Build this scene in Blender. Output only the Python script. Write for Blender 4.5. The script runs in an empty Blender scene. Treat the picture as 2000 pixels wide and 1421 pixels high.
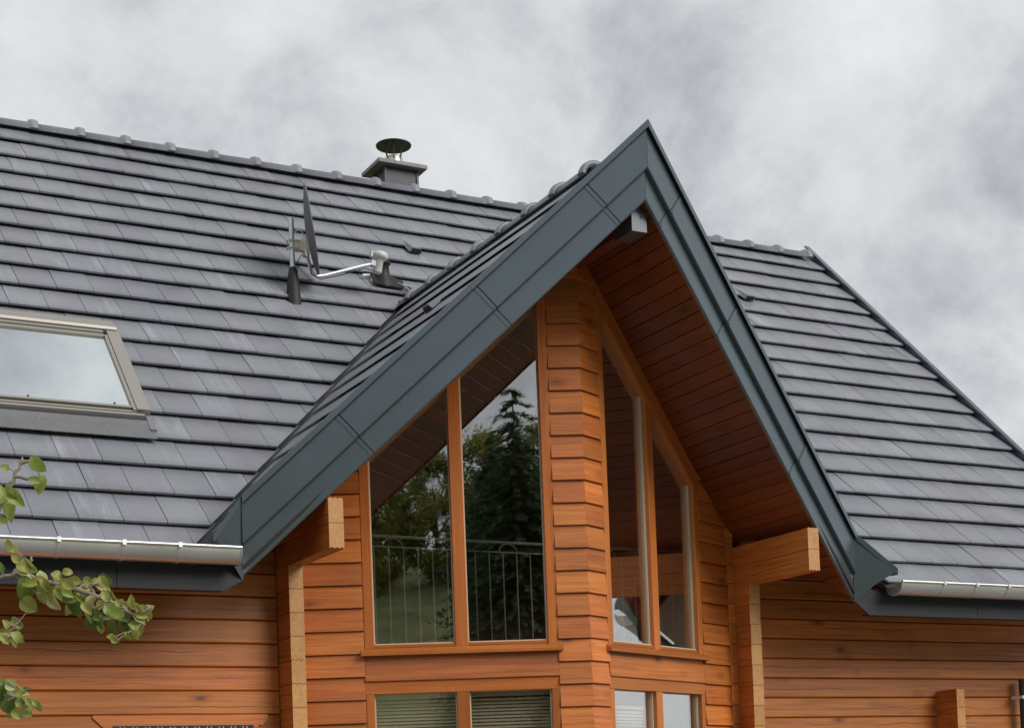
import bpy, bmesh, math, random
from mathutils import Vector, Matrix, noise as mnoise
random.seed(11)
S = bpy.context.scene
COL = S.collection

# ------------------------------------------------------------------ camera
F_PX = 3065.48                        # focal length for a 2000 px wide frame
CAM = Vector((-2.37822, -10.10522, -1.70519))
YAW, PITCH, ROLL = 0.4894, 0.03427, -0.03678
PPX, PPY = -33.47, 749.74             # the photograph's rising-front shift
def cam_axes():
    f = Vector((math.sin(YAW)*math.cos(PITCH), math.cos(YAW)*math.cos(PITCH), math.sin(PITCH)))
    r = Vector((math.cos(YAW), -math.sin(YAW), 0)); u = r.cross(f)
    return (r*math.cos(ROLL) + u*math.sin(ROLL), u*math.cos(ROLL) - r*math.sin(ROLL), f)
CR, CU, CF = cam_axes()
cd = bpy.data.cameras.new('camera'); co = bpy.data.objects.new('camera', cd); COL.objects.link(co)
co.matrix_world = Matrix(((CR.x, CU.x, -CF.x, CAM.x), (CR.y, CU.y, -CF.y, CAM.y), (CR.z, CU.z, -CF.z, CAM.z), (0, 0, 0, 1)))
cd.sensor_fit = 'HORIZONTAL'; cd.sensor_width = 36; cd.lens = F_PX/2000*36
cd.shift_x = -PPX/2000; cd.shift_y = PPY/2000
cd.clip_start = 0.1; cd.clip_end = 3000
S.camera = co
def to_px(p):
    v = Vector(p) - CAM; z = v.dot(CF)
    return 1000 + PPX + F_PX*v.dot(CR)/z, 710.5 + PPY - F_PX*v.dot(CU)/z, z

# ------------------------------------------------------------------ sky, sun, exposure
SUN_AZ, SUN_EL = math.radians(150), math.radians(33)     # from +y clockwise: in front of the house
w = bpy.data.worlds.new('World'); S.world = w; w.use_nodes = True
nt = w.node_tree; nt.nodes.clear()
def N(t, **k):
    n = nt.nodes.new(t)
    for a, b in k.items(): setattr(n, a, b)
    return n
out = N('ShaderNodeOutputWorld'); bg = N('ShaderNodeBackground'); nt.links.new(bg.outputs[0], out.inputs[0])
sky = N('ShaderNodeTexSky', sky_type='NISHITA', sun_disc=False, sun_elevation=SUN_EL, sun_rotation=SUN_AZ)
tc = N('ShaderNodeTexCoord'); sp = N('ShaderNodeSeparateXYZ'); nt.links.new(tc.outputs['Generated'], sp.inputs[0])
def M_(op, a, b=None):
    m = N('ShaderNodeMath', operation=op)
    for i, x in enumerate((a, b)):
        if x is None: continue
        if isinstance(x, (int, float)): m.inputs[i].default_value = x
        else: nt.links.new(x, m.inputs[i])
    return m.outputs[0]
den = M_('ADD', M_('MAXIMUM', sp.outputs[2], 0.0), 0.85)
cv = N('ShaderNodeCombineXYZ')
nt.links.new(M_('DIVIDE', sp.outputs[0], den), cv.inputs[0]); nt.links.new(M_('DIVIDE', sp.outputs[1], den), cv.inputs[1])
cv.inputs[2].default_value = 3.7
def noise(scale, detail, rough, dist):
    n = N('ShaderNodeTexNoise'); n.inputs['Scale'].default_value = scale; n.inputs['Detail'].default_value = detail
    n.inputs['Roughness'].default_value = rough; n.inputs['Distortion'].default_value = dist
    nt.links.new(cv.outputs[0], n.inputs['Vector']); return n.outputs['Fac']
big = noise(3.6, 3, .5, .2); small = noise(9.5, 12, .60, .15)
mixv = M_('ADD', M_('MULTIPLY', big, .40), M_('MULTIPLY', small, .60))
ramp = N('ShaderNodeValToRGB'); nt.links.new(mixv, ramp.inputs[0])
el = ramp.color_ramp.elements
el[0].position = .37; el[0].color = (.235, .245, .265, 1)
el[1].position = .65; el[1].color = (.56, .57, .577, 1)
for p_, c_ in ((.46, (.355, .368, .388, 1)), (.54, (.47, .482, .492, 1))): e = ramp.color_ramp.elements.new(p_); e.color = c_
mx = N('ShaderNodeMixRGB'); mx.inputs[0].default_value = .04
sk = N('ShaderNodeMixRGB', blend_type='MULTIPLY'); sk.inputs[0].default_value = 1; sk.inputs[2].default_value = (.1, .1, .1, 1)
nt.links.new(sky.outputs[0], sk.inputs[1])
nt.links.new(ramp.outputs[0], mx.inputs[1]); nt.links.new(sk.outputs[0], mx.inputs[2])
nt.links.new(mx.outputs[0], bg.inputs[0]); bg.inputs[1].default_value = 0.87
sd = bpy.data.lights.new('sun', 'SUN'); so = bpy.data.objects.new('sun', sd); COL.objects.link(so)
sd.energy = 1.5; sd.angle = math.radians(35); sd.color = (1, .96, .90)
sdir = Vector((math.sin(SUN_AZ)*math.cos(SUN_EL), math.cos(SUN_AZ)*math.cos(SUN_EL), math.sin(SUN_EL)))
so.rotation_euler = sdir.to_track_quat('Z', 'Y').to_euler(); so.location = (0, -10, 20)
vs = S.view_settings; vs.view_transform = 'Standard'; vs.look = 'None'; vs.exposure = 0.78; vs.gamma = 1; vs.use_curve_mapping = False
S.cycles.max_bounces = 8; S.cycles.transparent_max_bounces = 12

# ------------------------------------------------------------------ helpers
def V(*a): return Vector(a)
WM = {}                                # world matrix of every object built
def link(o, parent=None, M=None):
    COL.objects.link(o)
    M = M or Matrix.Identity(4); WM[o.name] = M
    if parent is not None:
        o.parent = parent; o.matrix_basis = WM[parent.name].inverted() @ M
    else: o.matrix_basis = M
    return o
def thing(name, label, cat, loc, group=None):
    o = bpy.data.objects.new(name, None); o.empty_display_size = .2
    link(o, None, Matrix.Translation(loc)); o['label'] = label; o['category'] = cat
    if group: o['group'] = group
    return o
def tag(o, label=None, cat=None, group=None, kind=None):
    if label: o['label'] = label
    if cat: o['category'] = cat
    if group: o['group'] = group
    if kind: o['kind'] = kind
    return o
class MB:
    def __init__(s): s.v = []; s.f = []; s.sm = []
    def add(s, vs, fs, smooth=False):
        b = len(s.v); s.v += [tuple(p) for p in vs]; s.f += [tuple(b+i for i in f) for f in fs]; s.sm += [smooth]*len(fs)
    def box(s, a, b, M=None):
        (x0, y0, z0), (x1, y1, z1) = a, b
        vs = [V(x, y, z) for x in (x0, x1) for y in (y0, y1) for z in (z0, z1)]
        if M: vs = [M @ p for p in vs]
        s.add(vs, [(0, 1, 3, 2), (4, 6, 7, 5), (0, 4, 5, 1), (2, 3, 7, 6), (0, 2, 6, 4), (1, 5, 7, 3)])
    def prism(s, poly, fa, fb, smooth=False):
        """poly of 2D points, fa/fb map a 2D point to 3D at each end"""
        n = len(poly); vs = [fa(p) for p in poly] + [fb(p) for p in poly]
        s.add(vs, [tuple(range(n-1, -1, -1)), tuple(range(n, 2*n))])
        s.add(vs, [(i, (i+1) % n, n+(i+1) % n, n+i) for i in range(n)], smooth)
    def tube(s, pts, rad, n=8, cap=True):
        pts = [Vector(p) for p in pts]; rings = []
        up = None
        for i, p in enumerate(pts):
            t = (pts[min(i+1, len(pts)-1)] - pts[max(i-1, 0)]).normalized()
            if up is None: up = t.orthogonal().normalized()
            up = (up - t*up.dot(t)).normalized(); sd_ = t.cross(up)
            r = rad[i] if isinstance(rad, (list, tuple)) else rad
            rings.append([p + (up*math.cos(a) + sd_*math.sin(a))*r for a in [2*math.pi*k/n for k in range(n)]])
        vs = [q for r in rings for q in r]
        s.add(vs, [(i*n+k, i*n+(k+1) % n, (i+1)*n+(k+1) % n, (i+1)*n+k) for i in range(len(pts)-1) for k in range(n)], True)
        if cap: s.add(vs, [tuple(range(n-1, -1, -1)), tuple(range((len(pts)-1)*n, len(pts)*n))])
    def lathe(s, prof, c, n=24, M=None):
        """prof list of (r,z)"""
        vs = []
        for r, z in prof:
            for k in range(n):
                a = 2*math.pi*k/n; p = V(r*math.cos(a), r*math.sin(a), z)
                vs.append((M @ p) if M else p + Vector(c))
        m = len(prof)
        s.add(vs, [(i*n+k, i*n+(k+1) % n, (i+1)*n+(k+1) % n, (i+1)*n+k) for i in range(m-1) for k in range(n)], True)
        s.add(vs, [tuple(range(n-1, -1, -1)), tuple(range((m-1)*n, m*n))])
    def mesh(s, name, mat):
        me = bpy.data.meshes.new(name); me.from_pydata(s.v, [], s.f)
        if any(s.sm): me.polygons.foreach_set('use_smooth', s.sm)
        me.materials.append(mat); return me
    def build(s, name, mat, parent=None, M=None, clips=(), recalc=True):
        me = s.mesh(name, mat)
        if recalc or clips: fix(me, clips, M)
        return link(bpy.data.objects.new(name, me), parent, M)
def fix(me, clips=(), M=None):
    """cut the mesh by planes (world co, no); the side the normal points to goes; then tidy normals"""
    bm = bmesh.new(); bm.from_mesh(me)
    Mi = M.inverted() if M else Matrix.Identity(4); R = Mi.to_3x3()
    for c, n in clips:
        r = bmesh.ops.bisect_plane(bm, geom=bm.verts[:]+bm.edges[:]+bm.faces[:], dist=1e-5, plane_co=Mi @ Vector(c), plane_no=R @ Vector(n), clear_outer=True)
        ed = [g for g in r['geom_cut'] if isinstance(g, bmesh.types.BMEdge) and g.is_valid]
        if ed:
            try: bmesh.ops.edgeloop_fill(bm, edges=ed)
            except Exception: pass
    bmesh.ops.recalc_face_normals(bm, faces=bm.faces[:])
    bm.to_mesh(me); bm.free()
def frame(o, x, z=(0, 0, 1)):
    """matrix with local X along x, local Z near z"""
    x = Vector(x).normalized(); z = Vector(z); y = z.cross(x).normalized(); z = x.cross(y)
    return Matrix(((x.x, y.x, z.x, o[0]), (x.y, y.y, z.y, o[1]), (x.z, y.z, z.z, o[2]), (0, 0, 0, 1)))
def board(name, M, L, prof, mat, parent, clips=()):
    """a board of the given (y,z) cross-section, grain along local X from 0 to L"""
    b = MB(); b.prism(prof, lambda p: V(0, p[0], p[1]), lambda p: V(L, p[0], p[1]))
    return b.build(name, mat, parent, M, clips)
def rect(y0, y1, z0, z1, c=.004):
    return [(y0+c, z0), (y1-c, z0), (y1, z0+c), (y1, z1-c), (y1-c, z1), (y0+c, z1), (y0, z1-c), (y0, z0+c)]

# ------------------------------------------------------------------ materials
class Mat:
    def __init__(s, name):
        s.m = bpy.data.materials.new(name); s.m.use_nodes = True; s.t = s.m.node_tree; s.t.nodes.clear()
        s.out = s.n('ShaderNodeOutputMaterial'); s.p = s.n('ShaderNodeBsdfPrincipled'); s.l(s.p.outputs[0], s.out.inputs[0])
    def n(s, t, **k):
        x = s.t.nodes.new(t)
        for a, b in k.items(): setattr(x, a, b)
        return x
    def l(s, a, b): s.t.links.new(a, b)
    def put(s, sock, v):
        if hasattr(v, 'is_linked') or hasattr(v, 'links'): s.l(v, sock)
        else: sock.default_value = v
    def math(s, op, a, b=None, clamp=False):
        m = s.n('ShaderNodeMath', operation=op); m.use_clamp = clamp
        s.put(m.inputs[0], a)
        if b is not None: s.put(m.inputs[1], b)
        return m.outputs[0]
    def vmath(s, op, a, b):
        m = s.n('ShaderNodeVectorMath', operation=op); s.put(m.inputs[0], a); s.put(m.inputs[1], b); return m.outputs[0]
    def noise(s, vec, scale=1, detail=4, rough=.5, dist=0):
        n = s.n('ShaderNodeTexNoise'); n.inputs['Scale'].default_value = scale; n.inputs['Detail'].default_value = detail
        n.inputs['Roughness'].default_value = rough; n.inputs['Distortion'].default_value = dist
        s.l(vec, n.inputs['Vector']); return n.outputs['Fac']
    def ramp(s, f, *st):
        r = s.n('ShaderNodeValToRGB'); s.l(f, r.inputs[0]); e = r.color_ramp.elements
        for i, (p, c) in enumerate(st):
            if i > 1: e.new(p)
        for i, (p, c) in enumerate(st):
            e[i].position = p; e[i].color = (c[0], c[1], c[2], 1) if hasattr(c, '__len__') else (c, c, c, 1)
        return r.outputs[0]
    def mix(s, f, a, b, bt='MIX'):
        m = s.n('ShaderNodeMixRGB', blend_type=bt); s.put(m.inputs[0], f); s.put(m.inputs[1], a); s.put(m.inputs[2], b); return m.outputs[0]
    def coord(s, scale=(1, 1, 1), rnd=23.0):
        t = s.n('ShaderNodeTexCoord'); o = s.n('ShaderNodeObjectInfo'); g = s.n('ShaderNodeNewGeometry')
        s.rnd = s.math('FRACT', s.math('ADD', o.outputs['Random'], g.outputs['Random Per Island'])); s.raw = t.outputs['Object']
        c = s.n('ShaderNodeCombineXYZ'); r = s.math('MULTIPLY', s.rnd, rnd)
        s.l(r, c.inputs[0]); s.l(r, c.inputs[1]); s.l(r, c.inputs[2])
        s.base = s.vmath('ADD', t.outputs['Object'], c.outputs[0])
        return s.base
    def sc(s, v, k): return s.vmath('MULTIPLY', v, k)
    def bump(s, h, st, d=.01):
        b = s.n('ShaderNodeBump'); b.inputs['Strength'].default_value = st; b.inputs['Distance'].default_value = d
        s.l(h, b.inputs['Height']); s.l(b.outputs[0], s.p.inputs['Normal'])
    def set(s, **k):
        for a, v in k.items():
            s.put(s.p.inputs[a.replace('_', ' ')], v)
        return s
def C3(*c): return (c[0], c[1], c[2], 1)

def wood(name, lo, hi, knot, rough=.42, crack=0.0, h=.172, knots=.6, vary=.40):
    m = Mat(name); c = m.coord()
    g1 = m.noise(m.sc(c, (.7, 24, 24)), 1.5, 6, .62, .45)
    g2 = m.noise(m.sc(c, (1.6, 85, 85)), 2.0, 4, .6, .2)
    bl = m.noise(m.sc(c, (.8, 2, 2)), 1.3, 3, .5)
    f = m.math('ADD', m.math('MULTIPLY', g1, .42), m.math('ADD', m.math('MULTIPLY', g2, .36), m.math('MULTIPLY', bl, .22)))
    col = m.ramp(f, (.36, lo), (.63, hi))
    # knots: sparse dark ovals
    vo = m.n('ShaderNodeTexVoronoi'); vo.inputs['Scale'].default_value = 1.0; vo.inputs['Randomness'].default_value = 1
    m.l(m.vmath('ADD', m.sc(c, (2.4, 5.5, 5.5)), m.sc(c, (0, 0, 0))), vo.inputs['Vector'])
    sepc = m.n('ShaderNodeSeparateXYZ'); m.l(vo.outputs['Color'], sepc.inputs[0])
    kn = m.math('MULTIPLY', m.ramp(vo.outputs['Distance'], (.05, 1), (.13, 0)), m.math('LESS_THAN', sepc.outputs[0], knots))
    halo = m.math('MULTIPLY', m.ramp(vo.outputs['Distance'], (.08, .55), (.30, 0)), m.math('LESS_THAN', sepc.outputs[0], knots))
    col = m.mix(halo, col, C3(*[x*.62 for x in lo])); col = m.mix(m.math('MULTIPLY', kn, .8), col, C3(*knot))
    hs = m.n('ShaderNodeHueSaturation'); m.l(col, hs.inputs['Color'])
    m.l(m.math('ADD', 1-vary*.5, m.math('MULTIPLY', m.rnd, vary)), hs.inputs['Value'])
    m.l(m.math('ADD', .4965, m.math('MULTIPLY', m.math('FRACT', m.math('MULTIPLY', m.rnd, 7.3)), .007)), hs.inputs['Hue'])
    col = hs.outputs[0]
    hgt = m.math('MULTIPLY', g2, .6)
    if crack:
        s_ = m.n('ShaderNodeSeparateXYZ'); m.l(m.raw, s_.inputs[0])
        wob = m.noise(m.sc(c, (1.6, 0, 0)), 1.5, 5, .62)
        zc = m.math('MULTIPLY', m.math('FRACT', m.math('MULTIPLY', m.rnd, 5.7)), .5)
        lin = m.math('ABSOLUTE', m.math('SUBTRACT', m.math('SUBTRACT', s_.outputs[2], m.math('MULTIPLY', m.math('ADD', zc, .25), h)), m.math('MULTIPLY', m.math('SUBTRACT', wob, .5), .085)))
        pres = m.ramp(m.noise(m.sc(c, (.55, 0, 0)), 1.4, 2, .5), (.45, 0), (.56, 1))
        cr = m.math('MULTIPLY', m.math('LESS_THAN', lin, m.math('MULTIPLY', pres, .0030)), crack)
        col = m.mix(cr, col, C3(.10, .032, .010)); hgt = m.math('SUBTRACT', hgt, m.math('MULTIPLY', cr, 2))
    m.set(Base_Color=col, Roughness=m.math('ADD', rough-.08, m.math('MULTIPLY', g1, .18)))
    m.p.inputs['Specular IOR Level'].default_value = .5; m.p.inputs['Coat Weight'].default_value = .22; m.p.inputs['Coat Roughness'].default_value = .35
    m.bump(hgt, .25, .004)
    return m.m
W_LOG = wood('log_wood', (.29, .074, .011), (.64, .205, .038), (.10, .03, .01), .44, 1.0)
W_SID = wood('siding_wood', (.30, .076, .011), (.66, .208, .040), (.11, .03, .01), .42, 0.0, knots=.5, vary=.42)
W_FRM = wood('frame_wood', (.34, .090, .013), (.52, .165, .030), (.15, .04, .01), .38, 0.0, knots=.08)
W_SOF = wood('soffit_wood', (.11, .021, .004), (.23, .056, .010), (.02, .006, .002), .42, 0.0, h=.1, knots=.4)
W_END = wood('end_grain_wood', (.34, .15, .04), (.60, .31, .10), (.15, .07, .03), .65, 0.0, knots=.15, vary=.12)
def metal(name, c, metallic, rough, var=.06, sc=2.0):
    m = Mat(name); v = m.coord(); f = m.noise(v, sc, 4, .55)
    m.set(Base_Color=m.mix(f, C3(*[x*(1-var) for x in c]), C3(*[x*(1+var) for x in c])), Metallic=metallic, Roughness=m.math('ADD', rough-.06, m.math('MULTIPLY', f, .12)))
    m.bump(m.noise(v, 1.6, 2, .5), .22, .02)
    return m.m
M_ANT = metal('anthracite_sheet', (.128, .160, .180), .62, .25)
M_FAS = metal('fascia_sheet', (.012, .016, .019), .0, .6)
M_ZNC = metal('zinc', (.72, .73, .71), .85, .34, .15, 3)
M_ALU = metal('skylight_aluminium', (.34, .32, .285), .35, .42)
M_LEAD = metal('lead_apron', (.24, .245, .25), .4, .5, .15, 6)
M_VAL = metal('valley_sheet', (.06, .065, .075), .3, .5)
M_STEEL = metal('galvanised_steel', (.68, .69, .69), .55, .38, .2, 9)
M_FLUE = metal('flue_steel', (.62, .60, .52), .8, .35)
M_DISH = metal('dish_paint', (.12, .125, .14), .2, .5)
M_COWL = metal('cowl_black', (.02, .02, .022), .2, .5)
M_CHIM = metal('chimney_cladding', (.05, .052, .057), .3, .5)
def plain(name, c, rough=.6, var=.15, sc=8):
    m = Mat(name); v = m.coord(); f = m.noise(v, sc, 4, .6)
    m.set(Base_Color=m.mix(f, C3(*[x*(1-var) for x in c]), C3(*[x*(1+var) for x in c])), Roughness=rough); return m.m
M_PCAP = metal('purlin_cap_sheet', (.10, .12, .132), .3, .45)
P_BLK = plain('black_rubber_and_shade', (.010, .010, .011), .6)
P_BGE = plain('cream_bracket', (.78, .73, .60), .5)
P_GRY = plain('grey_plastic', (.56, .57, .55), .5)
P_CONC = plain('chimney_slab', (.25, .25, .247), .8, .25, 14)
P_SLAT = plain('blind_slat', (.90, .79, .60), .45, .05)
P_RAIL = plain('pale_iron', (.45, .47, .42), .5)
P_DARK = plain('interior_dark', (.035, .028, .022), .9)
P_GSK = plain('pale_gasket', (.62, .50, .36), .4, .05)
P_WHT = plain('white_plastic', (.75, .74, .72), .4, .04)
P_MESH = plain('vent_mesh', (.03, .026, .024), .7)
P_CAB = plain('cable', (.35, .35, .36), .5)
def tile_mat(name):
    m = Mat(name); c = m.coord()
    f1 = m.noise(c, 3.0, 5, .6); f2 = m.noise(c, 40, 4, .6)
    st = m.noise(m.sc(c, (16, 1.1, 1)), 1.0, 5, .65, .6)
    col = m.mix(f1, C3(.175, .183, .215), C3(.218, .226, .260))
    col = m.mix(m.math('MULTIPLY', f2, .25), col, C3(.26, .265, .285))
    streak = m.math('MULTIPLY', m.ramp(st, (.52, 0), (.78, 1)), m.math('ADD', .05, m.math('MULTIPLY', m.math('POWER', m.rnd, 2.0), .60)))
    col = m.mix(streak, col, C3(.46, .48, .52))
    gp_n = m.n('ShaderNodeNewGeometry'); stain = m.noise(m.sc(gp_n.outputs['Position'], (1.1, .35, .35)), .9, 6, .62)
    col = m.mix(m.ramp(stain, (.36, .0), (.66, .24)), col, C3(.33, .335, .36)); col = m.mix(m.ramp(m.noise(gp_n.outputs['Position'], 2.3, 5, .6), (.50, 0), (.72, .35)), col, C3(.10, .105, .115))
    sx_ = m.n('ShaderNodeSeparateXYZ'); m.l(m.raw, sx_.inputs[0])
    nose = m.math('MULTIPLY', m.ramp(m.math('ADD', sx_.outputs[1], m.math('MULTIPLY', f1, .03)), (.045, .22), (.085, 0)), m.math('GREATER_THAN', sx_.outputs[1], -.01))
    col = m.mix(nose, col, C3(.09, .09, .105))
    hs = m.n('ShaderNodeHueSaturation'); m.l(col, hs.inputs['Color']); m.l(m.math('ADD', .93, m.math('MULTIPLY', m.rnd, .14)), hs.inputs['Value'])
    m.l(m.math('ADD', .47, m.math('MULTIPLY', m.math('FRACT', m.math('MULTIPLY', m.rnd, 9.1)), .05)), hs.inputs['Hue'])
    m.set(Base_Color=hs.outputs[0], Roughness=m.math('ADD', .33, m.math('MULTIPLY', f1, .16)))
    m.bump(m.math('ADD', f2, m.math('MULTIPLY', f1, 2)), .12, .004)
    return m.m
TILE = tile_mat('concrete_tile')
def glass(name, tint, f0, refl=(1, 1, 1), wave=.012):
    m = Mat(name); m.t.nodes.remove(m.p); c = m.coord()
    tr = m.n('ShaderNodeBsdfTransparent'); tr.inputs[0].default_value = C3(*tint)
    gl = m.n('ShaderNodeBsdfGlossy'); gl.inputs['Roughness'].default_value = .002; gl.inputs[0].default_value = C3(*refl)
    b = m.n('ShaderNodeBump'); b.inputs['Strength'].default_value = wave; b.inputs['Distance'].default_value = .05
    m.l(m.noise(c, 1.7, 2, .4), b.inputs['Height']); m.l(b.outputs[0], gl.inputs['Normal'])
    lw_n = m.n('ShaderNodeLayerWeight'); lw_n.inputs[0].default_value = .5; fr_ = m.math('ADD', m.math('MULTIPLY', m.math('POWER', lw_n.outputs['Facing'], 1.5), .75), .0)
    mx_ = m.n('ShaderNodeMixShader'); m.l(m.math('ADD', f0, m.math('MULTIPLY', fr_, 1-f0), clamp=True), mx_.inputs[0])
    m.l(tr.outputs[0], mx_.inputs[1]); m.l(gl.outputs[0], mx_.inputs[2]); m.l(mx_.outputs[0], m.out.inputs[0])
    return m.m
GLASS = glass('window_glass', (.97, .98, .96), .28)
SKYGL = glass('skylight_glass', (.5, .6, .62), .86, (.95, 1.0, 1.0), .004)
def leaf_mat(name, a, b, spot):
    m = Mat(name); c = m.coord(); f = m.noise(c, 22, 4, .6)
    col = m.mix(m.ramp(f, (.35, 0), (.65, 1)), C3(*a), C3(*b))
    col = m.mix(m.ramp(m.noise(c, 55, 3, .5), (.63, 0), (.70, .7)), col, C3(*spot))
    m.set(Base_Color=col, Roughness=.45); m.p.inputs['Subsurface Weight'].default_value = 0
    tl = m.n('ShaderNodeBsdfTranslucent'); m.l(col, tl.inputs[0]); mx_ = m.n('ShaderNodeMixShader'); mx_.inputs[0].default_value = .38
    m.l(m.p.outputs[0], mx_.inputs[1]); m.l(tl.outputs[0], mx_.inputs[2]); m.l(mx_.outputs[0], m.out.inputs[0])
    return m.m
LEAF = [leaf_mat('leaf_green', (.07, .13, .02), (.16, .23, .05), (.10, .07, .03)), leaf_mat('leaf_light', (.24, .33, .06), (.40, .48, .12), (.18, .11, .05)),
        leaf_mat('leaf_turning', (.30, .27, .06), (.38, .44, .10), (.16, .08, .05)), leaf_mat('leaf_pale', (.52, .54, .24), (.62, .62, .32), (.25, .20, .10))]
BARK = plain('bark', (.16, .12, .09), .85, .3, 30)
TWIG = plain('twig', (.30, .24, .19), .7, .3, 40)

# ------------------------------------------------------------------ house geometry (metres; z = 0 is the tiled eave)
GROUND = -3.35
TH, PH = .78245, .77009               # main roof and dormer pitch
ST, CT, TT = math.sin(TH), math.cos(TH), math.tan(TH)
SP, CP, TP = math.sin(PH), math.cos(PH), math.tan(PH)
XC, ZD = 3.808, 2.9413                # dormer ridge
PROW, PANG = 1.0778, math.radians(22.11)
BET, PB = .4306, .0695                # bay facets
GA, SR, XR = .36423, 6.94, 10.3154  # tile gauge, slope length, right verge
XL = -3.6
SOF = 2.483                           # soffit height at the dormer ridge
YW = .86                              # face of the long log walls
RY, RZ = SR*CT, SR*ST
house = thing('timber_house', 'orange timber house with grey tiled roof and glazed pointed gable bay', 'house', (XC, YW, GROUND))

# ground: valley floor under the house, a grassy bank rising behind the photographer
def ground_z(x, y):
    t = max(0, -13 - y); h = t*.40 - max(0, t-26)*.34
    t2 = max(0, math.hypot(max(0, x-25), max(0, y-30))-10)
    return GROUND + h + .25*mnoise.noise(V(x*.13, y*.13, 2)) * min(1, t/6) - min(3, t2*.02)
gx = [-400, -220, -120, -70] + [-50 + 2.5*i for i in range(41)] + [60, 80, 120, 220, 420]
gy = [-420, -260, -160, -110, -85] + [-70 + 2.5*i for i in range(41)] + [40, 60, 110, 220, 420]
g = MB(); g.add([V(x, y, ground_z(x, y)) for y in gy for x in gx], [(j*len(gx)+i, j*len(gx)+i+1, (j+1)*len(gx)+i+1, (j+1)*len(gx)+i) for j in range(len(gy)-1) for i in range(len(gx)-1)], True)
mg = Mat('meadow'); c = mg.coord(); f1 = mg.noise(c, .9, 8, .72); f2 = mg.noise(c, 5, 5, .65)
mg.set(Base_Color=mg.mix(f2, mg.ramp(f1, (.38, (.07, .11, .03)), (.62, (.38, .34, .18))), C3(.17, .20, .06)), Roughness=.9)
mg.bump(f2, .8, .2)
tag(g.build('ground', mg.m, recalc=False), kind='structure')
mh = Mat('far_forest'); c = mh.coord(); mh.set(Base_Color=mh.mix(mh.noise(c, .06, 6, .6), C3(.035, .055, .04), C3(.07, .09, .06)), Roughness=1.0)
gy_ = MB(); gy_.box((-26, -12.5, GROUND-.3), (30, 9.9, GROUND+.012))  # unseen pale gravel, added to bounce light up onto walls and gutter
my = Mat('bounce_gravel'); c = my.coord(); my.set(Base_Color=my.mix(my.noise(c, 30, 5, .7), C3(.14, .132, .118), C3(.25, .24, .22)), Roughness=.9); my.bump(my.noise(c, 60, 3, .6), .6, .02)
tag(gy_.build('added_bounce_gravel', my.m), kind='structure')
hb = MB(); n = 90; vs_ = []
for i in range(n):
    a = math.radians(-70 + 130*i/(n-1)); x, y = 420*math.cos(a), 420*math.sin(a)
    top = 1.5 + 5*abs(mnoise.noise(V(i*.11, 3, 0))) + 1.6*mnoise.noise(V(i*.9, 1, 0))
    vs_ += [V(x*.86, y*.86, GROUND-8), V(x, y, top), V(x*1.15, y*1.15, GROUND-8)]
hb.add(vs_, [(i*3+k, i*3+k+1, i*3+k+4, i*3+k+3) for i in range(n-1) for k in (0, 1)], True)
tag(hb.build('hills', mh.m, recalc=False), kind='structure')

# ---- roof frames
R_MAIN = Matrix(((1, 0, 0, 0), (0, CT, -ST, 0), (0, ST, CT, 0), (0, 0, 0, 1)))
def dormer_frame(s):                  # s=-1 left slope, +1 right slope; origin on the ridge line at y=0, local Y upslope, local Z normal
    U = V(-s*CP, 0, SP); Nn = V(s*SP, 0, CP); X = U.cross(Nn)
    o = V(XC, 0, ZD) - U*(ZD/SP)      # s=0 at z=0
    return Matrix(((X.x, U.x, Nn.x, o.x), (X.y, U.y, Nn.y, o.y), (X.z, U.z, Nn.z, o.z), (0, 0, 0, 1)))
STOP = ZD/ST                          # main-roof slope distance at which the dormer ridge dies into it
HW = ZD/TP
def valley_x(s_, side): return XC + side*HW*(1 - s_/STOP)

# underlay of the long roof, with the notch of the dormer, plus the rear slope
ul = MB(); hu = -.085; th_ = .035
poly = [(XL, .03), (XC-HW-.02, .03), (XC, STOP), (XC+HW+.02, .03), (XR-.02, .03), (XR-.02, SR), (XL, SR)]
for q0, q1 in ((0, th_),):
    ul.prism(poly, lambda p: R_MAIN @ V(p[0], p[1], hu-th_), lambda p: R_MAIN @ V(p[0], p[1], hu))
ul.prism([(0, 0), (0, .1), (6.8*CT, -6.8*ST+.1), (6.8*CT, -6.8*ST)], lambda p: V(XL, RY+.08+p[0], RZ-.2+p[1]), lambda p: V(XR-.02, RY+.08+p[0], RZ-.2+p[1]))
main_roof = ul.build('main_roof', W_SOF, house)

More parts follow.
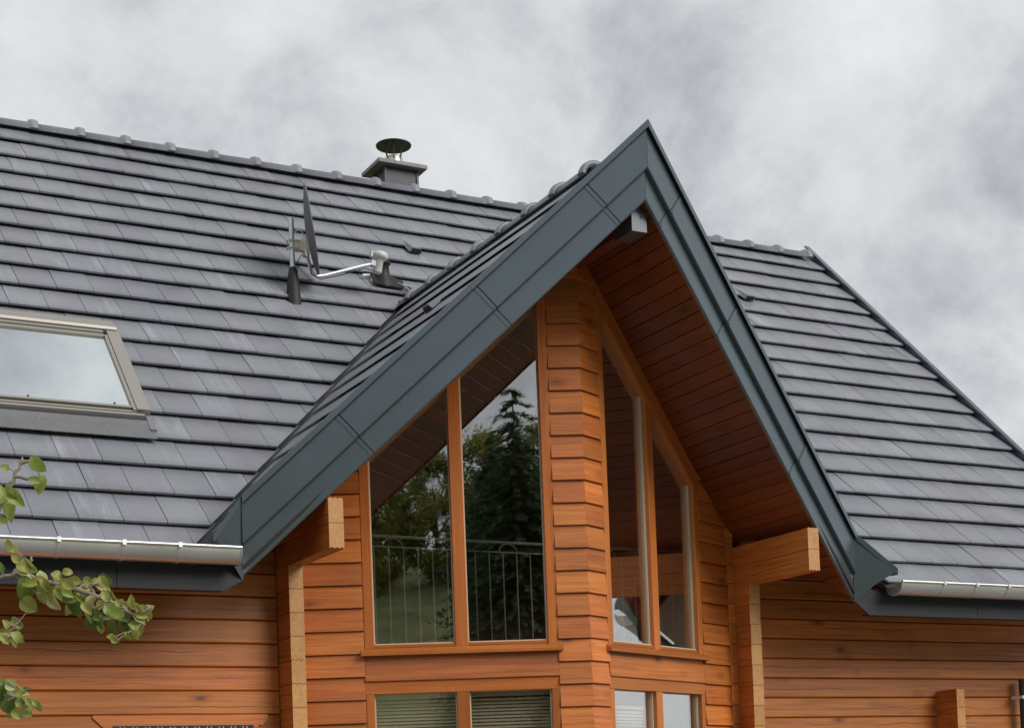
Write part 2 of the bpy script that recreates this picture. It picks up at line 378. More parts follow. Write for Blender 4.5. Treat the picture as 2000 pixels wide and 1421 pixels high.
def tile_mb(b, M, w=.2955, L=.42, drop=.045, th=.016, fz=.000, nz=.0165):
    k = drop/GA
    top = [(0, nz), (.016, .020), (L, .020-k*L)]
    vs = []
    for x in (0, w):
        vs += [M @ V(x, y, z) for y, z in top] + [M @ V(x, L, .020-k*L-th), M @ V(x, 0, fz)]
    n = 5
    b.add(vs, [(0, 5, 6, 1), (1, 6, 7, 2), (2, 7, 8, 3), (3, 8, 9, 4), (4, 9, 5, 0), (4, 0, 1, 2, 3), (5, 9, 8, 7, 6)])
def shared_tile(name):
    b = MB(); tile_mb(b, Matrix.Identity(4)); me = b.mesh(name, TILE); fix(me); return me
TME = shared_tile('roof_tile')
SKX0, SKX1, SKS0, SKS1 = -1.02, .858, 1.435, 3.03
EXCL = []
cand = []
off = {1: .092, 0: .222}
nrow = 19
for k in range(0, nrow):
    s0 = k*GA if k else .045
    o_ = off[k % 2]; i0 = int((XL - o_)/.3) - 1
    for i in range(i0, 60):
        x0 = o_ + .3*i; x1 = x0 + .293
        if x1 < XL or x0 > XR - .05: continue
        L = min(.42, SR - s0 + .02)
        vx0 = valley_x(s0, -1) - .055; vx1 = valley_x(s0, 1) + .055
        vt0 = valley_x(s0+L, -1) - .055; vt1 = valley_x(s0+L, 1) + .055
        clips = []
        if s0 < STOP + .05:
            if x0 > vt0 and x1 < vt1: 
                if x0 > vx0 and x1 < vx1 and (s0+L < STOP): continue
                if x0 > vx0 and x0 < XC and s0+L < STOP: continue
            if x1 > vx0 and x0 < XC and s0 < STOP:
                if x0 > vt0 and s0+L < STOP: continue
                clips.append(('L',))
            elif x0 < vx1 and x0 >= XC-.3 and s0 < STOP:
                if x1 < vt1 and s0+L < STOP: continue
                clips.append(('R',))
        if x1 > XR - .02: clips.append(('V',))
        if x0 < SKX1 and x1 > SKX0 and s0 + L > SKS0 and s0 < SKS1:
            if s0 + GA < SKS0 + .06 and s0 < SKS0 - .05: clips.append(('SB',))
            elif s0 >= SKS1 - .12: pass
            elif x1 > SKX1 + .02: clips.append(('SR',))
            elif x0 < SKX0 - .02: clips.append(('SL',))
            elif s0 + GA > SKS1 + .05: clips.append(('ST',))
            else: continue
        M = R_MAIN @ Matrix.Translation((x0, s0, random.uniform(-.0015, .0015))) @ Matrix.Rotation(random.uniform(-.008, .008), 4, 'X') @ Matrix.Rotation(random.uniform(-.007, .007), 4, 'Y') @ Matrix.Rotation(random.uniform(-.006, .006), 4, 'Z')
        cen = R_MAIN @ V(x0+.146, s0+.18, 0); px, py, z = to_px(cen)
        seen = -30 < px < 2030 and -30 < py < 1450
        # hidden behind the gabled bay
        if x0 > XC - .2 and px < 1330 + (py-460)*.52 and px > 800: seen = False
        cand.append((seen, 1/z, M, L, clips, x0, s0))
VN = {}
def valley_plane(side):
    d = R_MAIN.to_3x3() @ V(-side*HW, STOP, 0); nrm = R_MAIN.to_3x3() @ V(0, 0, 1)
    no = d.cross(nrm).normalized()
    if no.x*side > 0: no = -no         # points towards the dormer: that side is cut away
    return R_MAIN @ V(XC+side*(HW+.05), 0, 0), no
def plane_for(c):
    c = c[0]; X, Y = V(1, 0, 0), R_MAIN.to_3x3() @ V(0, 1, 0)
    return {'L': valley_plane(-1), 'R': valley_plane(1), 'V': (V(XR-.02, 0, 0), X), 'SR': (V(SKX1, 0, 0), -X), 'SL': (V(SKX0, 0, 0), X),
            'SB': (R_MAIN @ V(0, SKS0+.06, 0), Y), 'ST': (R_MAIN @ V(0, SKS1-.06, 0), -Y)}[c]
cand.sort(key=lambda c: (-c[0], -c[1]))
rest = bmesh.new(); n_obj = 0
for seen, zz, M, L, clips, x0, s0 in cand:
    pl = [plane_for(c) for c in clips]
    one = seen and n_obj < 262
    if one and not pl and L > .415:
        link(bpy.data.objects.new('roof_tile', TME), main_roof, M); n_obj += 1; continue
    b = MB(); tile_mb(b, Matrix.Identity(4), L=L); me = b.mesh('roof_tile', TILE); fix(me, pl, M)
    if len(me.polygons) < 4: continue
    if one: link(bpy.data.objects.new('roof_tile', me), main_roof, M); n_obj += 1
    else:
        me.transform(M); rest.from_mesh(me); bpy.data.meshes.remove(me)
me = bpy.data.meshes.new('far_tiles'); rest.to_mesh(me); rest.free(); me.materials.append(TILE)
tag(link(bpy.data.objects.new('tile_field', me), main_roof), kind='stuff')

# ridge tiles with a raised collar at the open end
def ridge_mesh(pitch, R=.112):
    b = MB()
    def arc(r, x, a0=-83, n=12): return [V(x, r*math.sin(math.radians(a0 + 2*-a0*i/n)), r*math.cos(math.radians(a0+2*-a0*i/n))) for i in range(n+1)]
    rings = [arc(R-.004, 0), arc(R, pitch-.075), arc(R+.021, pitch-.064), arc(R+.030, pitch-.035), arc(R+.025, pitch+.010), arc(R-.012, pitch+.008), arc(R-.018, 0)]
    m = 13
    vs = [p for r in rings for p in r]
    k = len(rings)
    b.add(vs, [(j*m+i, j*m+i+1, ((j+1) % k)*m+i+1, ((j+1) % k)*m+i) for j in range(k) for i in range(m-1)], True)
    b.add(vs, [tuple(j*m for j in range(k)), tuple(j*m+m-1 for j in reversed(range(k)))])
    me = b.mesh('ridge_tile', TILE); fix(me); return me
RME = ridge_mesh(.4445)
x = .885 - .4445*10
while x < XR - .5:
    link(bpy.data.objects.new('ridge_tile', RME), main_roof, Matrix.Translation((x+.4445-.4445, RY-.01, RZ+.04-.118)) @ Matrix.Rotation(random.uniform(-.006, .006), 4, 'Y')); x += .4445
bb = MB(); bb.prism([(-.004, -.14), (.03, -.14), (.03, .055), (-.004, .055)], lambda p: R_MAIN @ V(XR+p[0], 0, p[1]), lambda p: R_MAIN @ V(XR+p[0], SR+.14, p[1]))
bb.prism([(-.03, .040), (.036, .040), (.036, .058), (-.03, .058)], lambda p: R_MAIN @ V(XR+p[0], -.02, p[1]), lambda p: R_MAIN @ V(XR+p[0], SR+.17, p[1]))
bb.build('verge_flashing', M_ANT, main_roof)

# ---- dormer roof
du = MB()
for s in (-1, 1):
    fr = dormer_frame(s)
    def yfront(xo): return -PROW + xo*math.tan(PANG) + .05
    a = V(XC, yfront(0), ZD-.10); b_ = V(XC+s*2.68, yfront(2.68), ZD-.10-TP*2.68); c_ = V(XC+s*(HW-.1), .06, ZD-.10-TP*(HW-.1)); d_ = V(XC, ZD/TT, ZD-.10)
    dn = V(0, 0, -.08)
    du.add([a, b_, c_, d_, a+dn, b_+dn, c_+dn, d_+dn], [(0, 1, 2, 3), (7, 6, 5, 4), (0, 4, 5, 1), (1, 5, 6, 2), (2, 6, 7, 3), (3, 7, 4, 0)])
dormer_roof = du.build('dormer_roof', P_DARK, house)
ZROW = [.873 + .2575*k for k in range(-4, 8)]
rest = bmesh.new()
for s in (-1, 1):
    fr = dormer_frame(s)
    # planes: prow edge and valley
    pn = V(s*math.sin(PANG), -math.cos(PANG), 0); pco = V(XC, -PROW, 0) - pn*.035
    vd = V(-s*HW, ZD/TT, ZD); vn = vd.cross(fr.to_3x3() @ V(0, 0, 1)).normalized()
    if vn.y < 0: vn = -vn
    vco = V(XC+s*HW, 0, 0) - vn*.05
    for r_, z in enumerate(ZROW):
        sl = z/SP; L = min(.42, ZD/SP - sl + .02)
        yv = z/TT                       # valley depth at this row
        y0 = -PROW + (XC and (ZD-z)/TP)*math.tan(PANG) - .4
        y = y0 + (.15 if r_ % 2 else 0)
        while y < yv + .5:
            lx = -y if s < 0 else y     # local X is -y on the left slope
            M = fr @ Matrix.Translation((lx, sl, random.uniform(-.001, .001)))
            b = MB(); tile_mb(b, Matrix.Identity(4), L=L, drop=.020, th=.004, fz=.0155, nz=.019); me = b.mesh('roof_tile', TILE); fix(me, [(pco, pn), (vco, vn)], M)
            y += .3
            if len(me.polygons) < 4: bpy.data.meshes.remove(me); continue
            if s < 0 and y < yv + .25: link(bpy.data.objects.new('roof_tile', me), dormer_roof, M)
            else: me.transform(M); rest.from_mesh(me); bpy.data.meshes.remove(me)
me = bpy.data.meshes.new('far_tiles'); rest.to_mesh(me); rest.free(); me.materials.append(TILE)
tag(link(bpy.data.objects.new('tile_field', me), dormer_roof), kind='stuff')
RMD = ridge_mesh(.44, .095)
for i in range(8):
    y = -.40 + .44*i
    link(bpy.data.objects.new('ridge_tile', RMD), dormer_roof, frame((XC, y+.44, ZD-.052), (0, -1, 0)))
for s in (-1, 1):                      # valley gutters
    vb = MB(); A = V(XC+s*HW, 0, -.05); B = V(XC, ZD/TT, ZD-.05)
    sx = V(s*.14, .04, .03); sy = V(-s*.10, -.06, .06)
    vb.add([A+sx, A, A+sy, B+sx, B, B+sy, A+sx-V(0, 0, .01), A-V(0, 0, .01), A+sy-V(0, 0, .01), B+sx-V(0, 0, .01), B-V(0, 0, .01), B+sy-V(0, 0, .01)],
           [(0, 1, 4, 3), (1, 2, 5, 4), (9, 10, 7, 6), (10, 11, 8, 7), (0, 6, 7, 1), (1, 7, 8, 2), (3, 4, 10, 9), (4, 5, 11, 10), (0, 3, 9, 6), (2, 8, 11, 5)])
    vb.build('valley_sheet', M_VAL, dormer_roof)

# ---- soffit boarding
sb = MB()
soffit = None
for s in (-1, 1):
    pn = V(s*math.sin(PANG), -math.cos(PANG), 0); pco = V(XC, -PROW, 0) - pn*.048
    Nn = V(s*SP, 0, CP); U = V(s*CP, 0, -SP)
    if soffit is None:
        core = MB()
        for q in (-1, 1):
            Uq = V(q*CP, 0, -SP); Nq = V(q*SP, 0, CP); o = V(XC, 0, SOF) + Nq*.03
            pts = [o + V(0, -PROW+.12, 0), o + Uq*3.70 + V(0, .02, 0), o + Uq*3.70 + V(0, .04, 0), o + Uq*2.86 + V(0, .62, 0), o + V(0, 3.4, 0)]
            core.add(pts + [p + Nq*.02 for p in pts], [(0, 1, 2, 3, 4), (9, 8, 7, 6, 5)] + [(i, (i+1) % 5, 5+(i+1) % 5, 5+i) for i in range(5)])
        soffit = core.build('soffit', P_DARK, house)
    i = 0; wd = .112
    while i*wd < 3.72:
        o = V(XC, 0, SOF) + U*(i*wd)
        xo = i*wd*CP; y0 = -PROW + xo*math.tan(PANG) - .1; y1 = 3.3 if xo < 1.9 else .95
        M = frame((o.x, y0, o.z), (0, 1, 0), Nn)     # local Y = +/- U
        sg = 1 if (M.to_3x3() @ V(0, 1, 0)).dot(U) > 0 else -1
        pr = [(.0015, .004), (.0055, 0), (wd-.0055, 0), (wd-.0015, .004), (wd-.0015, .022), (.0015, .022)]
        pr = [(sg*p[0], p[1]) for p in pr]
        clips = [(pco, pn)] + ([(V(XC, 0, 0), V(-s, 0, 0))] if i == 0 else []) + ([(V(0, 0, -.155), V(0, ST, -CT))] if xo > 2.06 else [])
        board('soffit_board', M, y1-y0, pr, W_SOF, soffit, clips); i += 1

# ---- barge boards: capping, two stepped tiers of folded sheet
ZT = 3.02
JO = {-1: [0, .30, 1.04, 1.95, 2.679], 1: [0, .267, .934, 1.858, 2.679]}
for s in (-1, 1):
    nrm = V(s*math.sin(PANG), -math.cos(PANG), 0); D = V(s, math.tan(PANG), -TP)
    def pt(t, o, v): return V(XC + s*t, -PROW + t*math.tan(PANG), ZT - TP*t + v) + nrm*o
    def sweep(b, prof, t0, t1): b.prism(prof, lambda p: pt(t0, *p), lambda p: pt(t1, *p))
    core = MB(); sweep(core, [(-.09, -.06), (-.032, -.06), (-.032, -.50), (-.09, -.50)], -.1, 2.70)
    bbd = core.build('barge_board', M_FAS, house, None, [(V(XC, 0, 0), V(-s, 0, 0)), (V(XC+s*2.672, 0, 0), V(s, 0, 0))])
    Dn = D.normalized()
    for tier, prof in enumerate(([(-.03, -.045), (.012, -.045), (.012, -.318), (.006, -.326), (-.03, -.326)], [(-.05, -.300), (-.024, -.300), (-.024, -.520), (-.030, -.530), (-.05, -.530)])):
        for a, b2 in zip(JO[s][:-1], JO[s][1:]):
            mbt = MB(); sweep(mbt, prof, a-.5, b2+.5)
            lo = (V(XC+s*.001, 0, 0), V(-s, 0, 0)) if a == 0 else (pt(a, 0, -.27) + Dn*.0035, -Dn)
            hi = (V(XC+s*2.679, 0, 0), V(s, 0, 0)) if b2 > 2.6 else (pt(b2, 0, -.27) - Dn*.0035, Dn)
            mbt.build('metal_sheet', M_ANT, bbd, None, [lo, hi])
    for j in JO[s][1:-1]:              # cover strips over the sheet joints
        for prof in ([(.0, -.06), (.016, -.06), (.016, -.316), (.0, -.316)], [(-.04, -.335), (-.0205, -.335), (-.0205, -.516), (-.04, -.516)]):
            mbt = MB(); sweep(mbt, prof, j-.5, j+.5); c0 = pt(j, 0, -.27)
            mbt.build('joint_strip', M_ANT, bbd, None, [(c0 + Dn*.013, -Dn), (c0 + Dn*.033, Dn)])
    for a, b2 in zip((0, 1.2), (1.2, 2.70)):
        mbt = MB(); sweep(mbt, [(-.10, -.075), (-.10, -.004), (-.096, .0), (.034, .0), (.040, -.006), (.040, -.056), (.036, -.056), (.034, -.012), (-.092, -.010), (-.092, -.075)], a-.2, b2+.1)
        lo = (V(XC+s*.0, 0, 0), V(-s, 0, 0)) if a == 0 else (pt(a, 0, 0) + Dn*.001, -Dn)
        hi = (V(XC+s*2.685, 0, 0), V(s, 0, 0)) if b2 > 2.6 else (pt(b2, 0, 0) - Dn*.001, Dn)
        mbt.build('capping', M_ANT, bbd, None, [lo, hi])
    # closing panel that folds back to the eave
    T = pt(2.681, .014, -.045); B = pt(2.681, -.024, -.530); Lw = V(XC+s*2.93, -.20, .085); Fb = (B+Lw)*.5; B = B + V(s*.012, -.015, -.03)
    inn = V(-s*.012, .012, 0); rp = MB()
    rp.add([T, Lw, Fb, B, T-inn*-1, Lw-inn*-1, Fb-inn*-1, B-inn*-1], [(0, 1, 2, 3), (7, 6, 5, 4)] + [(i, (i+1) % 4, 4+(i+1) % 4, 4+i) for i in range(4)])
    rp.build('closing_panel', M_ANT, bbd)
    rp = MB(); T2 = pt(2.679, .035, .0); up = V(0, 0, .055); ou = V(-s*.004, -.022, 0); Lc = Lw + V(s*.02, -.01, .02)
    q = [T2, Lc+up*.2, Lc-up*.8, T2-up]; q2 = [p + V(-s*.02, .07, .0) for p in q]
    rp.add(q + q2, [(0, 1, 2, 3), (7, 6, 5, 4)] + [(i, (i+1) % 4, 4+(i+1) % 4, 4+i) for i in range(4)])
    rp.build('capping', M_ANT, bbd)

# ---- eaves: fascia and half-round gutters
for s, x0, x1, dz in ((-1, XL, 1.125, 0), (1, 6.49, XR-.05, -.03)):
    fb_ = MB(); xe = [x0]
    while xe[-1] < x1 - 1.4: xe.append(xe[-1] + 1.38 if s > 0 else xe[-1] + 1.29)
    xe.append(x1)
    fas = None
    for a, b2 in zip(xe[:-1], xe[1:]):
        fb_ = MB(); e0 = .14 if (s > 0 and a == x0) else 0; e1 = .13 if (s < 0 and b2 == x1) else 0
        pl = [(a+.002, .0+dz), (b2-.002, dz), (b2-.002, -.145), (b2-.002-e1, -.218+dz), (a+.002+e0, -.218+dz), (a+.002, -.145)]
        fb_.prism(pl, lambda p: V(p[0], .020, p[1]), lambda p: V(p[0], .036, p[1]))
        fb_.prism([(a+.002+e0, -.218+dz), (b2-.002-e1, -.218+dz), (b2-.002-e1, -.206+dz), (a+.002+e0, -.206+dz)], lambda p: V(p[0], .036, p[1]), lambda p: V(p[0], .12, p[1]))
        if fas is None: fas = fb_.build('fascia', M_FAS, house)
        else: fb_.build('metal_sheet', M_FAS, fas)
    # gutter
    R, cy, cz = .098, -.108, .035 + dz
    gb = MB(); n = 18
    def gp(x, r, k): a = math.pi + (math.pi*.93)*k/n; return V(x, cy + r*math.cos(a), cz + r*math.sin(a))
    gx0, gx1 = (x0, 1.05) if s < 0 else (6.80, x1-.01)
    vs_ = [gp(x, r, k) for x in (gx0, gx1) for r in (R, R-.004) for k in range(n+1)]; m = n+1
    gb.add(vs_, [(k, k+1, 2*m+k+1, 2*m+k) for k in range(n)] + [(m+k+1, m+k, 3*m+k, 3*m+k+1) for k in range(n)], True)
    gb.add(vs_, [(k, m+k, m+k+1, k+1) for k in range(n)] + [(2*m+k, 2*m+k+1, 3*m+k+1, 3*m+k) for k in range(n)])
    gut = gb.build('gutter', M_ZNC, house, recalc=True)
    bd = MB(); bd.tube([(gx0, cy-R-.003, cz+.006), (gx1, cy-R-.003, cz+.006)], .0115, 10); bd.build('bead', M_ZNC, gut)
    cp_ = MB(); xe_ = gx1 if s < 0 else gx0
    cp_.prism([(cy + R*math.cos(math.pi + math.pi*k/n), cz + R*math.sin(math.pi+math.pi*k/n)) for k in range(n+1)], lambda p: V(xe_-.003, *p), lambda p: V(xe_+.003, *p))
    cp_.build('end_cap', M_ZNC, gut)
    cp_ = MB(); cp_.tube([(xe_, cy + (R+.003)*math.cos(math.pi+math.pi*k/n), cz + (R+.003)*math.sin(math.pi+math.pi*k/n)) for k in range(n+1)], .005, 6); cp_.build('end_rim', M_ZNC, gut)
    bx = [-3.0, -2.6, -2.2, -1.75, -1.35, -.95, -.55, -.148, .264, .631] if s < 0 else [7.271, 7.643, 8.019, 8.42, 8.82, 9.2, 9.6, 10.0]
    for x in bx:
        br = MB(); vs_ = [gp(x+dx, R+.0035, k) for dx in (-.012, .012) for k in range(n+1)] + [gp(x+dx, R+.0005, k) for dx in (-.012, .012) for k in range(n+1)]
        br.add(vs_, [(k, k+1, m+k+1, m+k) for k in range(n)] + [(2*m+k+1, 2*m+k, 3*m+k, 3*m+k+1) for k in range(n)] + [(k, 2*m+k, 2*m+k+1, k+1) for k in range(n)] + [(m+k, m+k+1, 3*m+k+1, 3*m+k) for k in range(n)])
        br.box((x-.012, cy-R-.018, cz-.012), (x+.012, cy-R+.004, cz+.021))
        br.build('bracket', M_ZNC, gut)

# ---- log walls
def log_prof(h, proud=0.0, d=.09, c=.009): return [(-proud, c), (-proud+c, 0), (d, 0), (d, h), (-proud+c, h), (-proud, h-c)]
def log_wall(x0, x1, ztop, seam, h, zlow, skip=None):
    cb = MB(); cb.box((x0, YW+.05, GROUND-.1), (x1, YW+.2, ztop)); wl = cb.build('log_wall', P_DARK, house)
    k = 0; z = seam
    while z + h < ztop: z += h
    while z > zlow:
        if not (skip and skip(z)): board('log', frame((x0, YW, z+.0015), (1, 0, 0)), x1-x0, log_prof(h-.006), W_LOG, wl)
        z -= h
    lw = MB(); zz = z + h
    while zz > GROUND:
        zz -= h; lw.prism(log_prof(h-.006), lambda p: V(x0, YW+p[0], zz+p[1]), lambda p: V(x1, YW+p[0], zz+p[1]))
    tag(lw.build('lower_logs', W_LOG, wl), kind='stuff')
    return wl
LH = .1732
wl = log_wall(XL, 1.672, .55, -.131, LH, -1.20, lambda z: z < -.9)
# the course below is broken by a window head with a shaped lintel
zl0 = -.131 - 5*LH
head = [(.286, zl0+LH), (1.625, zl0+LH)]
board('log', frame((XL, YW, zl0-LH+.0015), (1, 0, 0)), 1.672-XL, log_prof(LH-.006), W_LOG, wl)
board('log', frame((XL, YW, zl0+.0015), (1, 0, 0)), 1.672-XL, log_prof(LH-.006), W_LOG, wl)
lt = MB(); P_ = [(.290, zl0-.002), (.290, zl0-.020), (.365, zl0-.090), (.41, zl0-.092), (.41, zl0-.098), (1.50, zl0-.098), (1.50, zl0-.080), (1.53, zl0-.080), (1.575, zl0-.030), (1.575, zl0-.002)]
lt.prism([(p[0]-.29, p[1]-zl0) for p in P_], lambda p: V(p[0], -.014, p[1]), lambda p: V(p[0], .08, p[1]))
lt.build('lintel', W_LOG, wl, frame((.29, YW, zl0), (1, 0, 0)))
vt = MB(); vt.box((.43, YW-.022, zl0-.16), (1.46, YW+.03, zl0-.078)); vb_ = vt.build('vent_strip', P_MESH, wl)
for i in range(34):
    q = MB(); q.box((.445+.03*i, YW-.026, zl0-.155), (.452+.03*i, YW-.022, zl0-.086)); q.build('louvre', P_CAB if i % 3 else P_MESH, vb_)
log_wall(5.942, 9.72, .55, -.357, .1745, -1.3)
# gable end, rear wall and inner floor close the house
en = MB(); en.prism([(YW+.06, GROUND-.1), (2*RY-YW, GROUND-.1), (2*RY-YW, .2), (RY, RZ-.5), (YW+.06, .45)], lambda p: V(9.72-.12, p[0], p[1]), lambda p: V(9.72, p[0], p[1]))
en.build('end_wall', W_LOG, house)
rw = MB(); rw.box((XL, 2*RY-YW-.1, GROUND-.1), (9.6, 2*RY-YW, .2)); rw.build('rear_wall', W_LOG, house)
lw_ = MB(); lw_.prism([(YW+.06, GROUND-.1), (2*RY-YW-.12, GROUND-.1), (2*RY-YW-.12, .1), (RY, RZ-.6), (YW+.06, .4)], lambda p: V(XL+.02, p[0], p[1]), lambda p: V(XL+.12, p[0], p[1]))
lw_.build('end_wall', W_LOG, house)

# ---- cross walls of the bay with protruding log ends, and the purlins they carry
def toothed(w, h):
    t = []; nt_ = 3
    for i in range(nt_*2+1): t.append((w*i/(nt_*2), .009 if i % 2 else 0))
    up = [(w*i/(nt_*2), h-.003+(.009 if i % 2 else 0)) for i in range(nt_*2, -1, -1)]
    return t + up
def end_paint(o, endm):
    me = o.data; me.materials.append(endm)
    for p in me.polygons:
        if abs(p.normal.x) > .9: p.material_index = 1
for s in (-1, 1):
    xa = XC + s*2.075 - .055
    cb = MB(); cb.box((xa+.03, YW+.02, GROUND-.1), (xa+.08, 1.4, .0)); cw = cb.build('cross_wall', P_DARK, house)
    z = .068
    while z > -1.5:
        M = frame((xa, .598 + random.uniform(-.003, .003), z - LH + .0015), (0, 1, 0))   # local Y = -x
        o = board('log', M, .75, [(-p[0], p[1]) for p in toothed(.11, LH-.001)], W_LOG, cw); end_paint(o, W_END); z -= LH
    lw = MB(); lw.box((xa, .60, GROUND), (xa+.11, 1.3, z)); tag(lw.build('lower_logs', W_LOG, cw), kind='stuff')
    pu = None
    for j, z in enumerate((.066, .066+LH)):
        M = frame((xa, -.20, z), (0, 1, 0))
        o = board('purlin' if pu is None else 'log', M, 1.6, [(-p[0], p[1]) for p in toothed(.11, LH-.001)], W_LOG, pu or house); end_paint(o, W_END); pu = pu or o
# stub wall on the right-hand facade
xa = 8.145
cb = MB(); cb.box((xa+.02, YW-.18, -1.9), (xa+.075, YW+.02, -.85)); sw = cb.build('cross_wall', P_DARK, house)
z = -.826; 
while z > -1.7:
    o = board('log', frame((xa, .598, z-LH+.0015), (0, 1, 0)), .28, [(-p[0], p[1]) for p in toothed(.095, LH-.001)], W_LOG, sw); end_paint(o, W_END); z -= LH
# ridge purlin with a sheet-metal cap
pent = [(-.055, 2.315), (.055, 2.315), (.055, 2.435), (0, 2.488), (-.055, 2.435)]
rp = MB(); rp.prism([(p[0], p[1]-2.315) for p in pent], lambda p: V(0, -p[0], p[1]), lambda p: V(1.7, -p[0], p[1]))
rpo = rp.build('ridge_purlin', W_SOF, house, frame((XC, -.92, 2.315), (0, 1, 0)))
rp = MB(); rp.prism([(p[0]*1.14, (p[1]-2.40)*1.06+2.40) for p in pent], lambda p: V(XC+p[0], -.955, p[1]-.022), lambda p: V(XC+p[0], -.73, p[1]-.022))
cap_ = rp.build('end_cap', M_PCAP, rpo)
sc_ = MB(); sc_.lathe([(.006, 0), (.006, .004), (.001, .006)], (0, 0, 0), 8, frame((XC+.012, -.956, 2.39), (1, 0, 0)) @ Matrix.Rotation(math.pi/2, 4, 'X')); sc_.build('screw', P_BLK, cap_)

# ---- pointed bay: siding, windows
e_sof = lambda s: (V(XC, 0, SOF+.004), V(s*SP, 0, CP))
def lap(h): return [(-.006, h), (-.026, .004), (-.024, 0), (.07, 0), (.07, h)]
bays = {}
for s in (-1, 1):
    Mf = frame((XC, -PB, 0), (math.cos(BET), s*math.sin(BET), 0))
    E = Mf.to_3x3() @ V(1, 0, 0)
    def rng(a, b): return (min(s*a, s*b), max(s*a, s*b))
    cb = MB()
    for a, b2 in ((.0, .27), (1.66, 2.16)):
        x0, x1 = rng(a, b2); cb.prism([(x0, GROUND-.1), (x1, GROUND-.1), (x1, SOF-.02-TP*max(abs(x1), abs(x0))*math.cos(BET)), (x0, SOF-.02-TP*max(abs(x0), abs(x1))*math.cos(BET))], lambda p: Mf @ V(p[0], .062, p[1]), lambda p: Mf @ V(p[0], .13, p[1]))
    x0, x1 = rng(.2, 1.7); cb.box((x0, .04, GROUND-.1), (x1, .13, -2.2), Mf)
    bay = cb.build('bay_wall', P_DARK, house, None, [(V(XC, 0, 0), V(-s, 0, 0))]); bays[s] = bay
    for a, b2, seam, h in ((-.06, .237, -.159, .1705), (1.69, 2.15, .289 if s < 0 else .076, .1718)):
        z = seam
        zt = SOF - TP*max(a, 0)*math.cos(BET)
        while z + h < zt + .2: z += h
        while z > -1.75:
            if z < zt - .02:
                x0, x1 = rng(a, b2); cl = [e_sof(s)]
                if a < 0: cl.append((V(XC + s*.0005, 0, 0), V(-s, 0, 0)))
                board('siding_board', Mf @ Matrix.Translation((x0, random.uniform(-.0015, .0015), z+.001)), x1-x0, lap(h-.004), W_SID, bay, cl)
            z -= h
        lw = MB()
        while z > GROUND - h:
            x0, x1 = rng(max(a, 0), b2); lw.prism(lap(h-.004), lambda p: Mf @ V(x0, p[0], z+p[1]), lambda p: Mf @ V(x1, p[0], z+p[1])); z -= h
        tag(lw.build('lower_boards', W_SID, bay), kind='stuff')
    # corner logs between facet and cross wall
    z = .62
    i = 0
    while z > -1.6:
        hh = .0866
        x0, x1 = sorted((XC + s*1.945, XC + s*2.018))
        board('corner_log', frame((x0, YW-.055, z), (1, 0, 0)), x1-x0, log_prof(2*hh-.003, .004, .12, .004), W_SID, bay, [e_sof(s)]); z -= 2*hh
    # window
    wn = 'bay_window'
    def vbar(name, u0, u1, z0, z1, y0, y1, mat, par, clips=()):
        x0, x1 = rng(u0, u1); xm = (x0+x1)/2; hw = (x1-x0)/2
        M = Mf @ Matrix(((0, 0, -1, xm), (0, 1, 0, 0), (1, 0, 0, z0), (0, 0, 0, 1)))
        return board(name, M, z1-z0, rect(y0, y1, -hw, hw, .003), mat, par, clips)
    def hbar(name, u0, u1, prof, mat, par, clips=()):
        x0, x1 = rng(u0, u1); return board(name, Mf @ Matrix.Translation((x0, 0, 0)), x1-x0, prof, mat, par, clips)
    slope = lambda d: (V(XC, 0, SOF-d), V(s*SP, 0, CP))
    win = vbar('bay_window', .2385, .312, -.535, 2.4, -.014, .09, W_FRM, house, [slope(.03)])
    vbar('jamb', 1.618, 1.688, -.535, 1.3, -.014, .09, W_FRM, win, [slope(.03)])
    vbar('mullion', .914, 1.008, -.535, 2.0, -.010, .09, W_FRM, win, [slope(.03)])
    # raking head
    ub = V(1, 0, 0)
    def slp(u, z): return Mf @ V(s*u, 0, SOF - .012 - TP*u*math.cos(BET) + z)
    a, b2 = slp(.1, 0), slp(1.75, 0); dr = (b2-a)
    hp = [(-.020, -.128), (-.020, 0), (.09, 0), (.09, -.128)]
    if s < 0: Mr = frame(b2, a-b2)
    else: Mr = frame(a, b2-a)
    board('raking_head', Mr, dr.length, hp, W_FRM, win, [(Mf @ V(s*.2385, 0, 0), -E*s), (Mf @ V(s*1.688, 0, 0), E*s)])
    hbar('sill', .205, 1.715, [(-.062, -.588), (.085, -.588), (.085, -.530), (-.004, -.530), (-.050, -.560), (-.062, -.568)], W_FRM, win)
    hbar('bottom_rail', .3125, 1.6175, rect(-.004, .085, -.5295, -.505, .003), W_FRM, win)
    hbar('panel', .2385, 1.688, [(-.004, -.5885), (-.024, -.772), (-.020, -.778), (.07, -.778), (.07, -.5885)], W_SID, win)
    hbar('head_rail', .2385, 1.688, rect(-.010, .085, -.872, -.7785, .003), W_FRM, win)
    vbar('jamb', .2385, .300, -2.2, -.8725, -.012, .09, W_FRM, win); vbar('jamb', 1.628, 1.688, -2.2, -.8725, -.012, .09, W_FRM, win)
    vbar('mullion', .917, 1.012, -2.2, -.8725, -.008, .09, W_FRM, win)
    hbar('sill', .205, 1.715, rect(-.05, .09, -2.26, -2.2005, .003), W_FRM, win)
    top = lambda u: SOF - .125 - TP*u*math.cos(BET)
